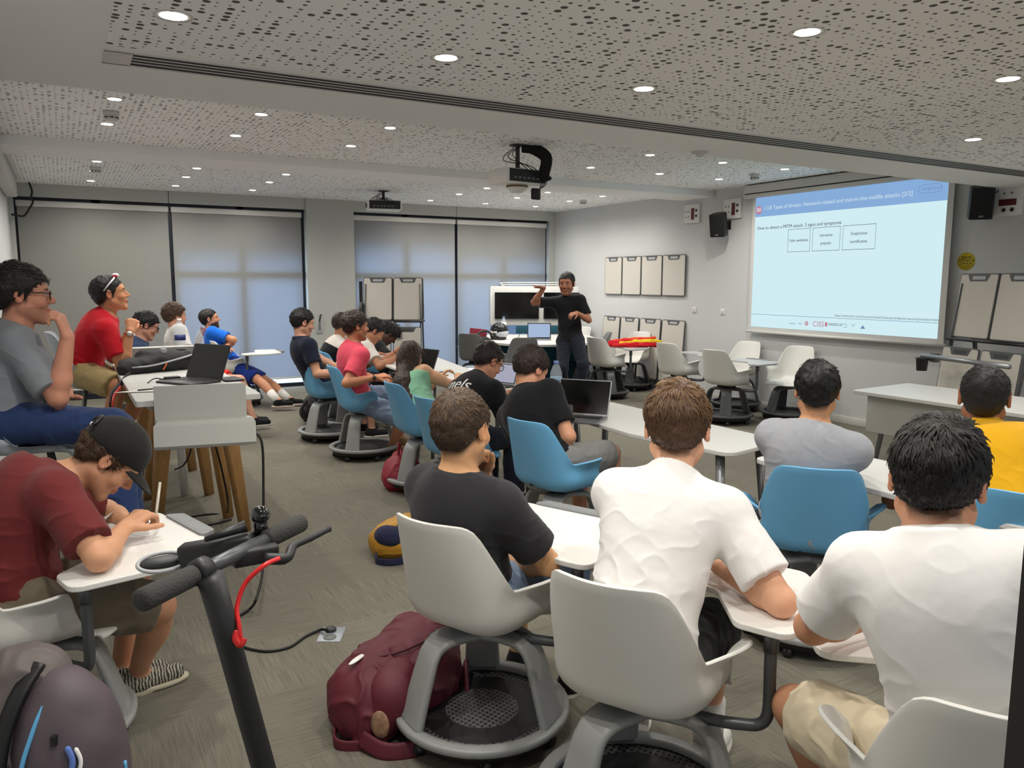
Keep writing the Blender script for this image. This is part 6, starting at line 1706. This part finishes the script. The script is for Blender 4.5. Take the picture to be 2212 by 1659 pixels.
# ---- bags
EY = np.eye(3)
def rotz(a): c, s = math.cos(a), math.sin(a); return np.array([[c, s, 0], [-s, c, 0], [0, 0, 1]])
def bag(label, loc, rz, body, col, wr=.012, extra=(), name='backpack', h=.008, cat='backpack'):
    t = thing(name, label, cat, loc, (0, 0, rz))
    m = mat('bag_%d_%d_%d' % col, col, .6, bump=.25, bscale=260, var=.06, vscale=14)
    put('bag_body', organic('bag', body, h, 1, lambda q: wr * (.5 * vnoise(q * 9) + np.maximum(0, 1 - np.abs(vnoise(q * V(15, 15, 11) + 5)) * 2.4) ** 2 * .8)), m, t)
    for nm, pr, mm in extra:
        if isinstance(pr, MB): pr.put(nm, mm or m, t)
        else: put(nm, organic(nm, pr, h, 1, lambda q: wr * .5 * vnoise(q * 14)), mm or m, t)
    return t
fl0 = [(V(0, 0, 0.0), V(0, 0, -1))]
El = lambda c, r, a=0, k=.05, cl=fl0, ax=None: Prim('ell', V(*c), rotz(a) if ax is None else ax, V(*r), k=k, clips=cl)
M_burg = mat('bag_92_24_38', (92, 24, 38), .6, bump=.25, bscale=260, var=.06, vscale=14)
def strap(pts, w=.022, th=.005, up=(0, 0, 1)): return MB().tube(spline(pts, 8), 1.0, 10, flat=(w, th), up=up)
bp0 = V(1.04, 2.66, 0)
bag('large burgundy backpack lying on the carpet beside the white chair', bp0, math.radians(18), [Prim('cone', V(-.17, 0, .11), V(.15, .05, .15), .13, .135, k=.06, clips=fl0), El((-.02, 0, .12), (.27, .20, .16)), El((.16, .08, .20), (.13, .14, .09)), Prim('cone', V(-.22, -.06, .06), V(-.10, .14, .07), .07, .06, k=.05, clips=fl0)], (92, 24, 38), .014, [
    ('front_pocket', [El((-.09, -.10, .15), (.15, .10, .12), .25, .03), El((-.18, -.09, .09), (.08, .09, .08), 0, .03)], M_burg),
    ('top_flap', [El((.10, .03, .265), (.16, .10, .035), .3, .03), El((.02, -.10, .25), (.10, .05, .03), .4, .02)], M_burg),
    ('shoulder_strap', strap([(-.28, -.08, .05), (-.24, -.22, .025), (-.08, -.30, .03), (.10, -.24, .04), (.24, -.10, .12)], .030, .008, (.3, .1, 1)), M_burg),
    ('waist_strap', strap([(-.27, .04, .06), (-.33, -.04, .02), (-.25, -.13, .02), (-.16, -.16, .05)], .022, .005), M_burg),
    ('zip_seam', MB().tube(spline([(-.20, .06, .24), (-.08, -.07, .275), (.08, -.10, .29), (.2, -.05, .27)], 6), .005, 6), mat('bag_seam', (74, 18, 32), .7)),
    ('zip_pull', MB().box((.05, -.115, .285), (.075, -.095, .31), bev=.003).box((.085, -.11, .285), (.10, -.09, .315), bev=.003), M_black),
    ('white_patch', MB().ball((-.19, .02, .262), (.050, .012, .004), 8, M=Matrix.Rotation(.3, 4, 'Z')), M_paper),
    ('side_badge', MB().ball((-.235, -.165, .10), (.012, .035, .052), 8, M=Matrix.Rotation(.5, 4, 'Z')), mat('badge_tan', (150, 116, 92), .5, var=.4, vscale=60)),
], h=.007)
M_must = cloth('mustard', (190, 138, 40)); M_nvb = cloth('navy_pocket', (36, 40, 66))
bag('mustard and navy backpack lying on the carpet behind the first white chair', on_z(880, 1190, 0) + V(.02, .02, 0), math.radians(10), [El((0, 0, .09), (.24, .17, .12)), Prim('cone', V(-.15, 0, .08), V(.15, .03, .1), .1, .1, k=.05, clips=fl0)], (190, 138, 40), .008, [
    ('navy_pocket', [El((-.16, -.04, .13), (.09, .10, .065), 0, .02)], M_nvb), ('round_pocket', [El((-.07, -.09, .15), (.085, .075, .065), 0, .02)], M_nvb),
    ('strap', strap([(-.24, -.02, .03), (-.28, -.10, .02), (-.22, -.18, .02), (-.05, -.20, .03), (.12, -.18, .04)], .022, .006), M_nvb), ('piping', MB().tube(spline([(-.20, -.06, .12), (-.14, -.14, .155), (-.06, -.15, .17), (.02, -.165, .17), (.09, -.14, .165)], 6), .005, 6), M_must)])
M_rb = cloth('bag_red_lining', (150, 40, 56))
bag('dark red backpack slumped under the blue chair with a grey handle strap', on_z(868, 1050, 0), math.radians(30), [El((0, 0, .11), (.17, .13, .16)), El((.09, .05, .16), (.10, .10, .12)), El((-.10, -.03, .08), (.10, .11, .1))], (142, 32, 50), .012, [
    ('front_pocket', [El((-.10, -.10, .08), (.09, .06, .09), .2, .02)], None), ('grab_loop', MB().tube(spline([(-.06, -.02, .24), (-.03, 0, .33), (.0, .01, .34), (.04, .02, .26)], 6), 1.0, 8, flat=(.014, .005)), M_rb), ('zip', MB().tube(spline([(-.16, -.06, .16), (-.08, -.12, .19), (.02, -.12, .18)], 6), .005, 6), M_black)])
bag('black bag with white lettering under the blue chairs near the window', on_z(690, 925, 0) + V(.06, .35, 0), 0, [El((0, 0, .16), (.15, .11, .19)), El((.12, 0, .12), (.12, .10, .13))], (22, 22, 24), .008, [('side_pocket', [El((-.13, -.02, .14), (.06, .08, .09), 0, .02)], None), ('strap', strap([(-.12, -.10, .28), (-.19, -.13, .18), (-.15, -.12, .05)], .018, .005), M_nylon)])
_bb = [o for o in C.objects if o.get('label', '').startswith('black bag with white')][0]
me = text_mesh('TOTA', .055, True, 'CENTER'); me.transform(frame((1, 0, 0), (0, 0, 1), (0, -1, 0), (.10, -.125, .12))); put('lettering', me, M_paper, _bb)
M_gb = mat('bag_taupe', (104, 94, 92), .7, bump=.3, bscale=220, var=.08, vscale=10); M_plum = mat('bag_plum', (88, 76, 82), .6, bump=.2, bscale=220, var=.06, vscale=10); M_pip = mat('piping_blue', (96, 170, 216), .5)
gx = on_z(70, 1659, .05)
gX = nrm(V(.93, -.36, 0)); gY = np.cross(V(0, 0, 1), gX)            # local x runs right, y away from the door side
gp = at(88, 1500, 2.08) * V(1, 1, 0)
M_gl = lambda x, y, z: V(x, y, z)
bag('grey and plum backpack with pale blue piping in the bottom left corner', gp, math.atan2(gX[1], gX[0]), [El((-.12, .04, .30), (.17, .14, .33)), Prim('cone', V(-.10, .03, .14), V(-.03, .05, .56), .15, .09, k=.06, clips=fl0)], (100, 91, 88), .010, [
    ('plum_front', [El((.06, .0, .30), (.15, .14, .30), 0, .03), Prim('cone', V(.10, -.02, .12), V(.02, .02, .52), .13, .07, k=.05, clips=fl0)], M_plum),
    ('zip_band', MB().tube(spline([(-.055, -.125, .06), (-.075, -.115, .25), (-.065, -.105, .42), (-.035, -.07, .55), (.0, .0, .625)], 8), 1.0, 8, flat=(.024, .010), up=(1, -.5, .1)), M_black),
    ('blue_piping', MB().tube(spline([(.035, -.150, .10), (-.005, -.145, .24), (-.005, -.138, .38), (.02, -.105, .49), (.045, -.06, .565)], 8), .006, 8), M_pip),
    ('blue_piping', MB().tube(spline([(.20, -.075, .12), (.212, -.03, .24), (.205, -.02, .34)], 8), .005, 8), M_pip),
    ('stitched_logo', MB().tube(spline([(.105, -.122, .455), (.118, -.127, .42), (.112, -.134, .385), (.088, -.140, .35)], 8), [.003] + [.0075] * 23 + [.003], 8), mat('logo_blue', (90, 120, 190), .6)),
    ('stitched_logo', MB().tube(spline([(.122, -.114, .445), (.134, -.118, .41), (.126, -.126, .375), (.103, -.135, .34)], 8), [.002] + [.0055] * 23 + [.002], 8), M_paper),
    ('tag', MB().box((.07, -.128, .46), (.082, -.112, .485)), M_black)], h=.0075)

# ---- right edge: dark post close by
ep = at(2178, 1400, .80)
o = MB().box((ep[0] + .012, ep[1] - .16, 0), (ep[0] + .06, ep[1] + .0, ZN - .003)).put('door_1', mat('dark_door_edge', (36, 33, 30), .6)); o['kind'] = 'structure'

# ---- what people wear and hold
def cap(root, D, m):
    loc, HR, o, sc = D['loc'], D['HR'], D['org'], D['sc']
    hr, hf, hu = HR
    pr = [Prim('ell', loc(0, -.014, .045), HR, V(.096, .116, .103) * sc, k=.02, clips=[(loc(0, 0, .030), nrm(-hu + hf * .10))])]
    ob = put('cap', organic('cap', pr, .005, 2, None, None, o), m, root)
    br = []
    n = 15
    for row, (y_, z_, w_) in enumerate(((.085, .040, .086), (.125, .034, .080), (.160, .024, .062), (.182, .014, .030))):
        for k in range(n):
            x_ = -w_ + 2 * w_ * k / (n - 1)
            br.append(loc(x_, y_ - (x_ / .09) ** 2 * .035, z_ - (x_ / .09) ** 2 * .020) - o)
    fs = [(r * n + k, r * n + k + 1, (r + 1) * n + k + 1, (r + 1) * n + k) for r in range(3) for k in range(n - 1)]
    b = MB().raw(br, fs, True).put('brim', m, ob); s = b.modifiers.new('s', 'SOLIDIFY'); s.thickness = .004
    MB().tube([loc(x_, -.128, .05 + .03 * (1 - (x_ / .05) ** 2)) - o for x_ in np.linspace(-.05, .05, 9)], 1.0, 6, flat=(.003, .010)).put('cap_strap', M_black, ob)
    MB().ball(loc(.02, -.128, .046) - o, .008, 6).put('cap_snap', M_paper, ob)
cap(*PEOPLE['maroon'], cloth('cap_black', (30, 30, 28)))
D = PEOPLE['maroon'][1]; wR = D['AR'][1][2]
tag(MB().tube([wR + V(.10, .06, -.035), wR + V(.115, .09, .03), wR + V(.135, .13, .12)], [.002, .0055, .005], 10).put('pen_in_hand', mat('pen_silver', (190, 184, 170), .3), None), 'silver pen held by the person in the maroon shirt', 'pen')
t = thing('note_paper', 'white sheet of paper under the writing hand on the tablet desk', 'paper', V(-.02, 3.28, .7065), (0, 0, -.3))
sh = [(x, y, .0 + max(0, x - .02) ** 2 * 3.2) for x in np.linspace(-.13, .13, 9) for y in (-.09, .09)]
MB().raw(sh, [(2 * i, 2 * i + 2, 2 * i + 3, 2 * i + 1) for i in range(8)], True).put('sheet', M_paper, t)
def bracelet(k, side, m, off=.03, r=.031, name='watch', face=None):
    root, D = PEOPLE[k]; sh, el, wr_ = D['AR'][side]; d = nrm(wr_ - el); c = wr_ - d * off - D['org']
    a = nrm(np.cross(d, V(.2, .3, 1))); b = np.cross(d, a)
    ob = MB().tube([c + (a * math.cos(w) + b * math.sin(w)) * r for w in np.linspace(0, 2 * PI, 20, endpoint=False)], 1.0, 8, flat=(.003, .010), closed=True, up=d).put(name, m, root)
    if face is not None:
        n_ = nrm(nrm(CAM - wr_) - d * (nrm(CAM - wr_) @ d)); MB().lathe([(0, 0), (.017, 0), (.017, .006), (0, .006)], 18, M=frame(d, np.cross(n_, d), n_, c + n_ * r)).put('watch_face', face, ob)
bracelet('red', 1, M_chrome, .02, .033, 'watch', M_paper)
bracelet('pink', 1, M_black, .02, .032, 'watch', M_dark)
bracelet('writer', 1, mat('yellow_band', (214, 176, 50), .5), .03, .031, 'wristband')
bracelet('writer', 0, M_black, .03, .031, 'wristband')
root, D = PEOPLE['red']; loc = D['loc']; o = D['org']
sg = MB()
for s in (-1, 1):
    sg.tube([loc(s * .030, .052, .128) - o, loc(s * .074, .04, .105) - o, loc(s * .088, .0, .07) - o, loc(s * .09, -.04, .03) - o], [.006, .007, .006, .004], 8)
    sg.ball(loc(s * .036, .058, .124) - o, (.024, .012, .018), 8)
sg.put('sunglasses', mat('sunglass_white', (236, 230, 232), .3), root)
MB().ball(loc(.05, .05, .118) - o, (.02, .016, .014), 8).put('sunglass_lens', mat('sunglass_red', (150, 30, 50), .2), root)
# lettering on the black t-shirt: draped on the cloth
root, D = PEOPLE['letters']
sob = [c for c in root.children if c.name.startswith('shirt')][0]
from mathutils.bvhtree import BVHTree
bv = BVHTree.FromPolygons([v.co[:] for v in sob.data.vertices], [p.vertices[:] for p in sob.data.polygons])
me = text_mesh('mels', .125, True, 'CENTER')
bm = bmesh.new(); bm.from_mesh(me); bmesh.ops.triangulate(bm, faces=bm.faces); bmesh.ops.subdivide_edges(bm, edges=[e_ for e_ in bm.edges if e_.calc_length() > .02], cuts=2)
cen = D['neck'] - D['sp'] * .105 - D['org']
for v in bm.verts:
    x = v.co.x + v.co.y * .25; y = v.co.y
    p_ = Vector(cen + D['R'] * (x - .01) + D['sp'] * y - D['F'] * .4)
    h_ = bv.ray_cast(p_, Vector(D['F']))
    if h_[0] is not None: v.co = h_[0] - Vector(D['F']) * .004
bm.to_mesh(me); bm.free(); put('shirt_lettering', me, M_paper, root)
